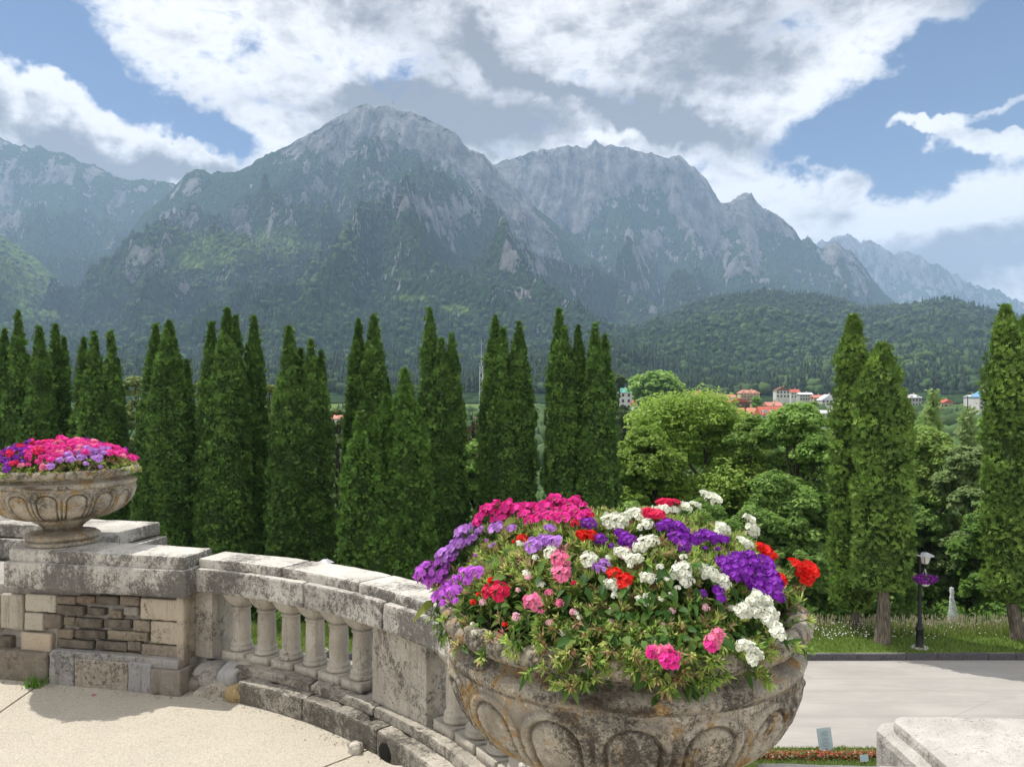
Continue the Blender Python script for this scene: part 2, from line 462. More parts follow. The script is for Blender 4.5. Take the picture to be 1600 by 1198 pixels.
# ------------------------------------------------------------------ ground, road
ZR, ZG = -7.8, -7.58
GY = [14, 20, 28.72, 29.5, 31.8, 35.5, 38.5, 42, 55, 75, 110, 180, 260, 340, 440, 600, 800, 1100, 1500, 2100, 3200, 6000, 12000, 22000]
GZ = [ZR, ZR, ZG, ZG, ZG, -8.75, -9.9, -11.2, -13.2, -17, -25, -36, -37, -29, -15, -8, -4, -2, 0, 2, 5, 5, 5, 5]
def gz(x, y):
    z = np.interp(y, GY, GZ)
    return z + np.where(y > 38, fbm(np.asarray(x) / 60.0, np.asarray(y) / 60.0, 3, 5) * np.clip((y - 38) / 60, 0, 1) * 3.0, 0)
def grass_mat(name, a, b, c, scale=1.0):
    m, g = new_mat(name)
    t = g.new('ShaderNodeTexCoord'); v = t.outputs['Object']
    n = g.noise(v, 1.2 * scale, 6, 0.7); f = g.noise(v, 22 * scale, 4, 0.7); h = g.noise(v, 0.25 * scale, 4, 0.6)
    k = g.mix(g.ss(n, 0.35, 0.65), a, b); k = g.mix(g.ss(f, 0.4, 0.7, 0, 0.6), k, c); k = g.mix(g.ss(h, 0.4, 0.6, 0, 0.4), k, a)
    finish(g, k, 0.9, f, 0.8, 0.05, 0.1)
    return m
M['lawn'] = grass_mat('lawn', (0.075, 0.13, 0.02), (0.12, 0.18, 0.035), (0.16, 0.2, 0.06))
xs = np.concatenate([-np.geomspace(5900, 40, 26), np.linspace(-36, 44, 41), np.geomspace(48, 8700, 26)])
ys = np.concatenate([[28.73], np.linspace(29.4, 42, 10), np.linspace(45, 120, 22), np.geomspace(130, 10000, 60)])
X, Y = np.meshgrid(xs, ys); Z = gz(X, Y)
nx, ny = len(xs), len(ys)
idx = np.arange(nx * ny).reshape(ny, nx)
F = np.stack([idx[:-1, :-1], idx[:-1, 1:], idx[1:, 1:], idx[1:, :-1]], -1).reshape(-1, 4)
tag(npmesh('ground', np.stack([X, Y, Z], -1).reshape(-1, 3), F, M['lawn'], smooth=True), kind='structure')
def road_mat():
    m, g = new_mat('pale_worn_asphalt')
    t = g.new('ShaderNodeTexCoord'); v = t.outputs['Object']
    n = g.noise(g.vscale(v, (0.35, 1, 1)), 1.0, 6, 0.65); f = g.noise(v, 60, 4, 0.7)
    st = g.noise(g.vscale(v, (0.06, 1.5, 1)), 1.3, 5, 0.7)
    c = g.mix(g.ss(n, 0.3, 0.7), (0.385, 0.36, 0.335), (0.32, 0.30, 0.28))
    c = g.mix(g.ss(f, 0.5, 0.7, 0, 0.4), c, (0.25, 0.235, 0.22))
    c = g.mix(g.ss(st, 0.55, 0.75, 0, 0.35), c, (0.29, 0.265, 0.24))
    pt = g.noise(g.vscale(v, (0.5, 1, 1)), 0.5, 3, 0.5)
    c = g.mix(g.ss(pt, 0.52, 0.56, 0, 0.22), c, (0.26, 0.245, 0.23))
    wv = g.noise(g.vscale(v, (0.02, 2.2, 1)), 1.0, 3, 0.5)
    c = g.mix(g.ss(wv, 0.55, 0.7, 0, 0.3), c, (0.25, 0.235, 0.22))
    cr = g.vor(g.vadd(g.vscale(v, (0.25, 1, 1)), (0.2, 0.1, 0)), 0.35, 'DISTANCE_TO_EDGE')
    c = g.mix(g.ss(cr, 0.005, 0.0, 0.0, 0.35), c, (0.16, 0.15, 0.14))
    finish(g, c, 0.9, f, 0.4, 0.01, 0.2)
    return m
M['road'] = road_mat()
bm = bmesh.new()
prism(bm, [(-60, 14), (70, 14), (70, 28.72), (-60, 28.72)], ZR - 0.4, ZR)
tag(bmobj('road', bm, M['road']), kind='structure')
# dark roadside kerb stones
M['darkkerb'] = simple('dark_kerb_stone', (0.085, 0.08, 0.085), 0.8, 20, 0.4, 0.6, 0.01)
bm = bmesh.new()
x = -30.0
while x < 50:
    L = random.uniform(0.85, 1.15)
    boxb(bm, (x + L / 2, 28.66 + random.uniform(-0.012, 0.012), ZR - 0.1), L - 0.02, 0.16, 0.1 + 0.225 + random.uniform(-0.012, 0.012))
    x += L
bevel(bm, 0.015, 1)
tag(bmobj('road_kerb', bm, M['darkkerb']), kind='structure')
# planted strip on the near side of the road
bm = bmesh.new(); prism(bm, [(-20, 14), (40, 14), (40, 21.35), (-20, 21.35)], ZR - 0.05, ZR + 0.05)
tag(bmobj('garden_bed', bm, M['lawn']), kind='structure')

def blades(n, xr, yr, zf, hmin, hmax, cols, width=0.012, lean=0.4, rng=RNG):
    x = rng.uniform(*xr, n); y = rng.uniform(*yr, n); z = zf(x, y)
    h = rng.uniform(hmin, hmax, n); a = rng.uniform(0, 2 * np.pi, n)
    dx, dy = np.cos(a) * width, np.sin(a) * width
    lx, ly = rng.normal(0, lean, n) * h, rng.normal(0, lean, n) * h
    V = np.stack([np.stack([x - dx, y - dy, z - 0.02], -1), np.stack([x + dx, y + dy, z - 0.02], -1), np.stack([x + lx, y + ly, z + h], -1)], 1).reshape(-1, 3)
    c = np.asarray(cols)[rng.integers(0, len(cols), n)] * rng.uniform(0.75, 1.25, (n, 1))
    return V, np.arange(3 * n).reshape(-1, 3), np.repeat(c, 3, 0)
GC = [(0.16, 0.25, 0.04), (0.22, 0.31, 0.06), (0.27, 0.34, 0.09), (0.11, 0.19, 0.03)]
def gzz(x, y): return gz(x, y)
parts = [blades(26000, (-12, 24), (28.8, 31.5), gzz, 0.06, 0.16, GC, 0.02),
         blades(30000, (-14, 28), (30.6, 32.6), gzz, 0.12, 0.34, GC + [(0.30, 0.30, 0.12)], 0.016, 0.3)]
V = np.concatenate([p[0] for p in parts]); c = np.concatenate([p[2] for p in parts])
tag(npmesh('lawn_grass', V, np.arange(len(V)).reshape(-1, 3), M['leaf'], col=c), 'short bright grass growing along the far edge of the road', 'grass', kind='stuff')
# seed heads above the tall grass and white meadow flowers
n = 1500
V, F, c = blades(n, (9, 28), (31.0, 33.2), gzz, 0.25, 0.62, [(0.36, 0.34, 0.2), (0.28, 0.3, 0.12), (0.42, 0.36, 0.25)], 0.012, 0.16)
tips = V[2::3]
q = []; qc = []
for t in tips:
    w = 0.022; hh = 0.12
    q += [(t[0] - w, t[1], t[2] - hh), (t[0] + w, t[1], t[2] - hh), (t[0], t[1], t[2] + 0.04)]
    k = random.choice([(0.5, 0.42, 0.32), (0.42, 0.4, 0.24)]); qc += [k] * 3
V = np.concatenate([V, np.array(q)]); c = np.concatenate([c, np.array(qc)])
tag(npmesh('meadow_grass', V, np.arange(len(V)).reshape(-1, 3), M['leaf'], col=c), 'tall seeding meadow grass where the lawn drops away', 'grass', kind='stuff')
n = 400
x = np.concatenate([RNG.normal(12.9, 1.6, 240), RNG.uniform(9, 26, 160)]); y = RNG.uniform(29.8, 32.3, n); z = gz(x, y) + RNG.uniform(0.12, 0.4, n)
s = RNG.uniform(0.012, 0.028, n)
V = np.stack([np.stack([x - s, y, z - s * .4], -1), np.stack([x + s, y, z - s * .4], -1), np.stack([x + s * .8, y + s, z + s * .5], -1), np.stack([x - s * .8, y + s, z + s * .5], -1)], 1).reshape(-1, 3)
tag(npmesh('meadow_flowers', V, np.arange(4 * n).reshape(-1, 4), M['petal'], col=np.tile([[0.8, 0.8, 0.74]], (4 * n, 1))), 'white daisies scattered through the roadside grass', 'wildflowers', kind='stuff')
# near bed: grass and a ribbon of red-brown begonias
def zb(x, y): return np.full(np.shape(x), ZR + 0.05)
parts = [blades(22000, (5, 11), (19.2, 21.33), zb, 0.03, 0.10, GC + [(0.35, 0.38, 0.2)], 0.016)]
V, F, c = parts[0]
tag(npmesh('bed_grass', V, F, M['leaf'], col=c), 'clipped light grass in the strip on the near side of the road', 'grass', kind='stuff')
n = 5200
x = RNG.uniform(5, 11, n); y = 20.72 + RNG.normal(0, 0.09, n); z = ZR + 0.05 + RNG.uniform(0.02, 0.16, n)
s = RNG.uniform(0.018, 0.035, n); a = RNG.uniform(0, 6.28, n)
V = np.stack([np.stack([x - s * np.cos(a), y - s * np.sin(a), z], -1), np.stack([x + s * .3, y - s, z + s * .6], -1), np.stack([x + s * np.cos(a), y + s * np.sin(a), z + s * .3], -1), np.stack([x - s * .3, y + s, z + s * .7], -1)], 1).reshape(-1, 3)
pal = np.array([(0.42, 0.06, 0.03), (0.28, 0.05, 0.03), (0.5, 0.14, 0.06), (0.12, 0.16, 0.04), (0.55, 0.4, 0.3)])
c = np.repeat(pal[RNG.choice(5, n, p=[.19, .16, .12, .44, .09])], 4, 0)
tag(npmesh('bedding_flowers', V, np.arange(4 * n).reshape(-1, 4), M['petal'], col=c), 'ribbon of low red brown bedding flowers beside the road', 'flower bed', kind='stuff')

# ------------------------------------------------------------------ mountains
def mountain_mat(name, canopy):
    m, g = new_mat(name)
    at = g.new('ShaderNodeAttribute', attribute_name='rock'); rk = at.outputs['Fac']
    at2 = g.new('ShaderNodeAttribute', attribute_name='light'); lt = at2.outputs['Fac']
    t = g.new('ShaderNodeTexCoord'); v = t.outputs['Object']
    n1 = g.noise(v, 1 / 260.0, 8, 0.7); n2 = g.noise(g.vscale(v, (1, 1, 0.4)), 1 / 75.0, 8, 0.72)
    tree = g.vor(g.vscale(v, (1, 1, 0.6)), 1 / canopy)
    treec = g.vor(g.vscale(v, (1, 1, 0.6)), 1 / canopy, out='Color')
    tsep = g.new('ShaderNodeSeparateColor'); g.l.new(treec, tsep.inputs[0])
    r = g.m('ADD', rk, g.m('ADD', g.m('MULTIPLY', g.m('SUBTRACT', n2, 0.5), 2.9), g.m('MULTIPLY', g.m('SUBTRACT', n1, 0.5), 1.3)))
    rmask = g.ss(r, 0.44, 0.52)
    rock = g.mix(g.ss(n2, 0.35, 0.7), (0.11, 0.107, 0.11), (0.43, 0.415, 0.405))
    strata = g.noise(g.vscale(v, (0.25, 0.25, 1.6)), 1 / 40.0, 6, 0.7)
    rock = g.mix(g.ss(strata, 0.52, 0.66, 0, 0.45), rock, (0.10, 0.115, 0.085))
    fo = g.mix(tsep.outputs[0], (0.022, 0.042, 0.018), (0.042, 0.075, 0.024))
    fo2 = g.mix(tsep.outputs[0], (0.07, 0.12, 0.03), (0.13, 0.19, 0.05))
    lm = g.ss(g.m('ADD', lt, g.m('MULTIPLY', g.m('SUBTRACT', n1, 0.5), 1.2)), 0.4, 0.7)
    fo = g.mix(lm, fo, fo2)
    col = g.mix(rmask, fo, rock)
    h = g.m('ADD', g.m('MULTIPLY', g.m('MULTIPLY', tree, g.m('SUBTRACT', 1.0, rmask)), -1.0), g.m('MULTIPLY', g.m('MULTIPLY', n2, rmask), 6.0))
    finish(g, col, 1.0, h, 1.0, canopy * 1.1, 0.0)
    return m
M['mount'] = mountain_mat('limestone_and_forest', 15.0)
layers = {}
def layer(name, D, L, prof, ribs, rib_amp, p, rock_fn, light_fn, urange, n=(760, 300), cliff=None, zb=-10, seed=0, back=500, mat=None):
    us = np.array([q[0] for q in prof], float); vs = np.array([q[1] for q in prof], float)
    Xr = (us - U0) / FPX * D; Zr = EYE + (V0 - vs) / FPX * D
    def height(X, Y):
        t = (D - Y) / L
        # ridge wanders: look the profile up with a little warp growing down-slope
        wob = fbm(X / 700.0, Y / 900.0, 4, seed + 3) * 260 * np.clip(t * 2.5, 0, 1)
        zr = np.interp(X * (D / np.maximum(Y, 300.0)) ** 0.85 + wob, Xr, Zr)
        jag = ridged(X / 120.0, Y / 500.0, 5, seed + 9, 0.6) * D * 0.0058
        zr = zr + np.where(zr > zb + 150, jag, 0)
        tt = np.clip(t, 0, 1)
        f = (1 - tt) ** p
        if cliff: # steep head wall below the crest
            ct, cd = cliff
            k = np.clip(tt / ct, 0, 1); f = f * (1 - cd * (k * k * (3 - 2 * k)) * (1 - tt))
        z = zb + (zr - zb) * f
        rb = ridged(X / ribs + fbm(X / 900., Y / 900., 2, seed + 4) * 1.2, Y / (ribs * 2.2), 5, seed, 0.52) - 0.45
        env = np.clip(tt * 5, 0, 1) * np.clip((1 - tt) * 2.2, 0, 1)
        z = z + rb * rib_amp * env
        z = z + (ridged(X / 110. + fbm(X / 200., Y / 200., 2, seed + 14), Y / 260., 5, seed + 12, 0.6) - .45) * (D * 0.012 if rib_amp > 150 else 6) * np.clip(tt * 9, 0, 1) * np.clip((0.75 - tt) * 3, 0, 1)
        z = z + fbm(X / 55., Y / 55., 4, seed + 7) * 16 * np.clip(tt * 12, 0, 1) * np.clip((1 - tt) * 2, 0, 1)
        bk = np.clip((Y - D) / back, 0, 1)
        z = np.where(Y > D, zr - (zr - zb) * bk * 0.75 + rb * 30 * bk, z)
        return z
    uu = np.linspace(urange[0], urange[1], n[0])
    tq = np.linspace(0, 1, n[1]) ** 0.9
    yy = np.concatenate([[D + back, D + back * .5, D + back * .2, D + back * .05], D - L * tq])
    U, Yg = np.meshgrid(uu, yy); Xg = (U - U0) / FPX * Yg
    Z = height(Xg, Yg)
    # slope for rock
    gy = np.gradient(Z, axis=0) / np.gradient(Yg, axis=0); gx = np.gradient(Z, axis=1) / np.gradient(Xg, axis=1)
    slope = np.sqrt(gx ** 2 + gy ** 2)
    Vv = V0 - (Z - EYE) / Yg * FPX
    rock = rock_fn(U, Vv, slope, Z); light = light_fn(U, Vv)
    idx = np.arange(U.size).reshape(U.shape)
    F = np.stack([idx[:-1, :-1], idx[:-1, 1:], idx[1:, 1:], idx[1:, :-1]], -1).reshape(-1, 4)
    o = npmesh(name, np.stack([Xg, Yg, Z], -1).reshape(-1, 3), F, mat or M['mount'], smooth=True, attrs={'rock': rock, 'light': light})
    tag(o, kind='structure')
    layers[name] = (height, rock_fn, light_fn, D, L)
    return o
def gb(U, V, u, v, ru, rv, w=1.0, rot=0):
    c, s = math.cos(R(rot)), math.sin(R(rot))
    x = U - u; y = V - v
    p = (x * c + y * s) / ru; q = (y * c - x * s) / rv
    return w * np.exp(-(p * p + q * q))
no = lambda U, V: np.zeros_like(U)
E_ = [(1000, 520), (1180, 470), (1240, 400), (1262, 372), (1275, 382), (1300, 374), (1322, 369), (1345, 378), (1352, 375), (1385, 394), (1440, 400), (1480, 425), (1520, 448), (1560, 455), (1600, 475), (1700, 500), (1800, 520)]
layer('far_mountain_ridge', 8500, 2600, E_, 320, 220, 1.3, lambda U, V, s, Z: 0.30 + 0.3 * np.clip((s - 0.6), 0, 1) + np.clip((430 - V) / 160, -0.3, 0.6), no, (1120, 1720), (380, 160), cliff=(0.12, 0.22), seed=41)
C_ = [(600, 330), (740, 300), (770, 262), (785, 255), (800, 253), (845, 236), (900, 230), (918, 230), (930, 219), (945, 230), (1000, 235), (1018, 240), (1038, 250), (1060, 246), (1085, 262), (1105, 285), (1118, 308), (1126, 318), (1140, 316), (1152, 308), (1174, 304), (1184, 320), (1220, 345), (1238, 357), (1252, 377), (1263, 371), (1282, 388), (1305, 376), (1330, 395), (1350, 420), (1380, 460), (1430, 490), (1560, 530), (1700, 560)]
def rockC(U, V, s, Z):
    r = 0.0 + 0.25 * np.clip(s - 0.9, 0, 1.5)
    edge = np.interp(U, [780, 850, 900, 960, 1010, 1060, 1110, 1140, 1200, 1300, 1400], [400, 390, 370, 320, 290, 330, 380, 350, 370, 400, 400])
    r = r + np.clip((edge - V) / 40, -0.2, 1.0) * 0.68
    r = r + gb(U, V, 1010, 385, 25, 22, .7) + gb(U, V, 1080, 350, 90, 18, .5, 40) + gb(U, V, 1150, 350, 50, 30, .55) + gb(U, V, 1170, 400, 25, 30, .5) + gb(U, V, 1310, 400, 30, 35, .65) + gb(U, V, 1345, 435, 16, 30, .6)
    r = r + gb(U, V, 1180, 415, 6, 14, .9) + gb(U, V, 930, 410, 30, 14, .4) + gb(U, V, 1000, 445, 20, 10, .5)
    return r
layer('second_mountain', 5300, 3000, C_, 420, 400, 1.35, rockC, no, (680, 1640), (820, 330), cliff=(0.13, 0.30), seed=21)
A_ = [(-300, 212), (-100, 215), (0, 220), (30, 230), (60, 232), (100, 245), (150, 262), (185, 280), (200, 285), (240, 284), (275, 291), (300, 310), (350, 360), (450, 420), (600, 480)]
def rockA(U, V, s, Z):
    r = -0.04 + 0.2 * np.clip(s - 0.9, 0, 1.5) + np.clip((330 - V) / 120, -0.2, 0.14)
    return r + gb(U, V, 165, 375, 22, 25, .55) + gb(U, V, 110, 270, 60, 16, .35) + gb(U, V, 10, 340, 22, 60, .6) + gb(U, V, 185, 310, 14, 26, .5) + gb(U, V, 125, 385, 16, 18, .4)
layer('left_mountain', 5600, 3000, A_, 380, 340, 1.25, rockA, lambda U, V: gb(U, V, 240, 420, 40, 30, .5), (-140, 620), (560, 300), cliff=(0.12, 0.2), seed=31)
B_ = [(-200, 560), (60, 520), (120, 470), (150, 440), (172, 405), (200, 372), (225, 335), (250, 318), (275, 290), (292, 272), (307, 265), (322, 271), (330, 277), (340, 268), (357, 271), (372, 268), (395, 255), (420, 240), (460, 220), (500, 202), (515, 190), (540, 180), (558, 168), (571, 162), (582, 170), (592, 171), (608, 168), (628, 175), (648, 180), (665, 183), (690, 198), (713, 212), (735, 235), (755, 243), (768, 258), (790, 282), (830, 318), (870, 350), (900, 385), (940, 420), (1000, 465), (1060, 500), (1200, 560), (1500, 600)]
def rockB(U, V, s, Z):
    r = -0.04 + 0.25 * np.clip(s - 0.9, 0, 1.5)
    edge = np.interp(U, [380, 450, 520, 560, 640, 700, 760, 800, 900], [262, 250, 235, 215, 235, 265, 300, 330, 300])
    r = r + np.clip((edge - V) / 45, -0.2, 1.0) * 0.58
    for b in [(500, 235, 60, 25, .45), (640, 225, 110, 26, .55, 15), (745, 275, 60, 26, .6, 30), (655, 325, 50, 16, .65, 38), (700, 345, 40, 16, .55, 30), (800, 310, 18, 60, .7, -10), (830, 335, 30, 50, .65, -15),
              (850, 385, 22, 30, .7), (790, 400, 12, 26, .5), (370, 345, 12, 18, .9), (300, 290, 20, 22, .5), (235, 400, 14, 20, .5), (205, 420, 12, 30, .7), (215, 385, 20, 12, .4), (460, 350, 12, 8, .5),
              (500, 300, 50, 40, .28), (585, 300, 30, 30, .25), (740, 320, 40, 30, .35), (860, 430, 30, 14, .4), (270, 340, 30, 14, .4), (620, 320, 12, 30, .3)]:
        r = r + gb(U, V, *b)
    return r
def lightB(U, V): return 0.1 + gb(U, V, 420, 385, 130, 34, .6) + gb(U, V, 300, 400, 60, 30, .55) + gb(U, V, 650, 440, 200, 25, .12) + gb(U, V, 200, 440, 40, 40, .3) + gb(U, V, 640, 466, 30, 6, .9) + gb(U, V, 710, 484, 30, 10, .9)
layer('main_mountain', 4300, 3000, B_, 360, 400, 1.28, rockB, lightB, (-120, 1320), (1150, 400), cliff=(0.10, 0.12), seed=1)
H_ = [(-400, 250), (-100, 330), (-20, 358), (0, 368), (30, 388), (60, 410), (90, 440), (120, 472), (150, 505), (200, 560), (400, 600)]
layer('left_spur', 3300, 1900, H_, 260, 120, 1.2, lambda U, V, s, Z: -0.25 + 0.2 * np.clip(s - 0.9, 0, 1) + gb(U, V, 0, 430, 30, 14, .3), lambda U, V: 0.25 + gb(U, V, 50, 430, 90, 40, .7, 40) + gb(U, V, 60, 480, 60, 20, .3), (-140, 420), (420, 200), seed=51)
F_ = [(500, 600), (700, 590), (820, 575), (900, 560), (960, 535), (1000, 515), (1060, 488), (1130, 465), (1200, 457), (1260, 461), (1310, 472), (1350, 486), (1400, 478), (1440, 470), (1490, 474), (1540, 492), (1600, 500), (1700, 500), (1850, 480)]
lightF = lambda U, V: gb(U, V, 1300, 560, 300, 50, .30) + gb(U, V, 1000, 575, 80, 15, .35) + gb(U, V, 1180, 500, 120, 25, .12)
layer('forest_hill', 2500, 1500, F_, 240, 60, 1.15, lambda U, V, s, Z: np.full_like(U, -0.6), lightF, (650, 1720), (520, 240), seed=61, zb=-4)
G_ = [(-300, 560), (0, 560), (300, 565), (600, 560), (800, 560), (880, 545), (950, 538), (1020, 548), (1100, 566), (1180, 575), (1260, 560), (1340, 545), (1420, 535), (1500, 540), (1600, 548), (1800, 548)]
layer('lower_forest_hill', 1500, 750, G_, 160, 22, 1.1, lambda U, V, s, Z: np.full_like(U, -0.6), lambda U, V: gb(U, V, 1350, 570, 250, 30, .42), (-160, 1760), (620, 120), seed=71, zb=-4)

# ------------------------------------------------------------------ haze
bm = bmesh.new(); boxb(bm, (1400, 5000, -44), 15000, 10600, 44 + 1900)
hz = bmobj('haze', bm)
hm, g = new_mat('haze_air')
pv = g.new('ShaderNodeVolumePrincipled')
pv.inputs['Color'].default_value = (0.50, 0.70, 1.0, 1); pv.inputs['Density'].default_value = 1.0e-4; pv.inputs['Anisotropy'].default_value = 0.0
ho = g.new('ShaderNodeOutputMaterial'); g.l.new(pv.outputs[0], ho.inputs['Volume'])
hz.data.materials.append(hm)
tag(hz, 'thin blue haze in the valley air', 'haze', kind='stuff')
# ------------------------------------------------------------------ woodland on the slopes
def icos(sub):
    bm = bmesh.new(); bmesh.ops.create_icosphere(bm, subdivisions=sub, radius=1)
    bmesh.ops.triangulate(bm, faces=bm.faces)
    V = np.array([v.co[:] for v in bm.verts]); F = np.array([[v.index for v in f.verts] for f in bm.faces]); bm.free()
    return V, F
def tmpl_conifer(sides=6):
    V = []; F = []
    for (z0, z1, r) in ((0.08, 0.55, 0.20), (0.38, 0.80, 0.145), (0.66, 1.06, 0.09)):
        b = len(V)
        for k in range(sides):
            a = 2 * math.pi * k / sides + z0 * 5; rr = r * (1 if k % 2 else 0.72)
            V.append((rr * math.cos(a), rr * math.sin(a), z0 + (0 if k % 2 else 0.03)))
        V.append((0, 0, z1))
        for k in range(sides): F.append((b + k, b + (k + 1) % sides, b + sides))
    return np.array(V), np.array(F)
def tmpl_broad(seed):
    V, F = icos(2)
    r = np.random.default_rng(seed)
    d = 0.72 + 0.5 * r.random(len(V)) ** 1.2
    V = V * d[:, None]
    return V * np.array([0.42, 0.42, 0.46]) + np.array([0, 0, 0.52]), F
def scatter(tm, P, H, rot, colr, wid):
    V, F = tm
    c, s = np.cos(rot), np.sin(rot)
    x = V[None, :, 0] * c[:, None] - V[None, :, 1] * s[:, None]; y = V[None, :, 0] * s[:, None] + V[None, :, 1] * c[:, None]
    W = np.stack([x * (H * wid)[:, None] + P[:, 0:1], y * (H * wid)[:, None] + P[:, 1:2], V[None, :, 2] * H[:, None] + P[:, 2:3]], -1)
    n = len(P)
    FF = (F[None] + (np.arange(n) * len(V))[:, None, None]).reshape(-1, 3)
    return W.reshape(-1, 3), FF, np.repeat(colr, len(V), 0)
def plant_layer(names, specs, oname, label):
    Vs, Fs, Cs = [], [], []; off = 0
    for (nm, y0, y1, n, conif, hmin, hmax) in specs:
        height, rockf, lightf, D, L = layers[nm]
        Y = np.sqrt(RNG.uniform(y0 ** 2, y1 ** 2, n)); U = RNG.uniform(-60, 1660, n); X = (U - U0) / FPX * Y
        Z = height(X, Y)
        Vv = V0 - (Z - EYE) / Y * FPX
        rk = rockf(U, Vv, np.full(n, 0.8), Z) + fbm(X / 60, Y / 60, 3, 77) * 0.9
        lt = lightf(U, Vv) + fbm(X / 150., Y / 150., 4, 88) * 0.5
        # forest clearing
        ok = (rk < 0.30) & (Vv > 150)
        ok &= ~((gb(U, Vv, 645, 466, 30, 6) > .4) | (gb(U, Vv, 712, 484, 32, 10) > .4))
        other = np.full(n, -1e9)
        X, Y, Z, lt, U, Vv = X[ok], Y[ok], Z[ok], lt[ok], U[ok], Vv[ok]; m = len(X)
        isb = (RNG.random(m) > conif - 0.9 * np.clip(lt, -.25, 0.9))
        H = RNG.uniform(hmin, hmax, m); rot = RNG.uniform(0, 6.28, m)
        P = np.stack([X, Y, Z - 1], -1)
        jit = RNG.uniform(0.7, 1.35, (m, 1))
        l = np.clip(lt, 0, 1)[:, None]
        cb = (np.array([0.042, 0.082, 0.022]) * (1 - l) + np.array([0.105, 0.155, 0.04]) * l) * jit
        cc = np.array([0.018, 0.036, 0.016]) * jit
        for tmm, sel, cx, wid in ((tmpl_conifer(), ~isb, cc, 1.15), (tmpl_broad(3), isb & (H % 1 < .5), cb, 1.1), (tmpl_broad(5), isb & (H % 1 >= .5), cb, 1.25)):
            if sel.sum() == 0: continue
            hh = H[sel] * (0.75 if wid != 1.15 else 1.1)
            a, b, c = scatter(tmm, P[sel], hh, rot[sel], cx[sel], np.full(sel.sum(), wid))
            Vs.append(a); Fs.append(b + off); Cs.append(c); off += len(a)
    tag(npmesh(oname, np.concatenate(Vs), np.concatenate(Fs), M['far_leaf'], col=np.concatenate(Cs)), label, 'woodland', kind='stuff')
plant_layer(None, [('main_mountain', 1500, 2300, 9000, 0.80, 15, 24), ('main_mountain', 2300, 3600, 15000, 0.75, 15, 24), ('main_mountain', 3500, 4150, 7000, 0.85, 12, 20), ('second_mountain', 2600, 4300, 6000, 0.85, 15, 24), ('second_mountain', 4200, 5000, 4000, 0.9, 12, 20)], 'mountain_woodland', 'dark blue green forest climbing the slopes below the rock faces')
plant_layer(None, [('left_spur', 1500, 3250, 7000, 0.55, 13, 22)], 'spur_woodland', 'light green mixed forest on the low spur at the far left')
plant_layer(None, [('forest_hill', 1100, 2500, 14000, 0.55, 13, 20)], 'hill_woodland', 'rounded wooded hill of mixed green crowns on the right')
plant_layer(None, [('lower_forest_hill', 850, 1500, 9000, 0.72, 14, 22)], 'valley_edge_woodland', 'dark spruce belt standing just above the town roofs')

# ------------------------------------------------------------------ leaf clouds
def fan_sprays(P, N, size, cols, rng, fingers=5, up=0.5):
    """flat scale-leaf fans: P points, N outward normals"""
    n = len(P)
    U_ = norm(np.array([0, 0, 1.0])[None] * up + N * (1 - up) + rng.normal(0, 0.33, (n, 3)))
    A = norm(np.cross(U_, N + rng.normal(0, 0.45, (n, 3)) + 1e-3))
    s = size * rng.uniform(0.65, 1.3, n)
    V = []; 
    for k in range(fingers):
        a = (k / (fingers - 1) - 0.5) * 2.1
        ln = 1.0 - 0.35 * abs(a)
        d = U_ * math.cos(a) + A * math.sin(a)
        w = norm(np.cross(d, np.cross(U_, A)))
        tip = P + d * (s * ln)[:, None] + N * (s * 0.12 * (k % 2))[:, None]
        m1 = P + d * (s * 0.35)[:, None] + w * (s * 0.13)[:, None]; m2 = P + d * (s * 0.35)[:, None] - w * (s * 0.13)[:, None]
        V.append(np.stack([P, m1, tip, m2], 1))
    V = np.stack(V, 1).reshape(-1, 3)
    F = np.arange(len(V)).reshape(-1, 4)
    return V, F, np.repeat(cols, fingers * 4, 0)

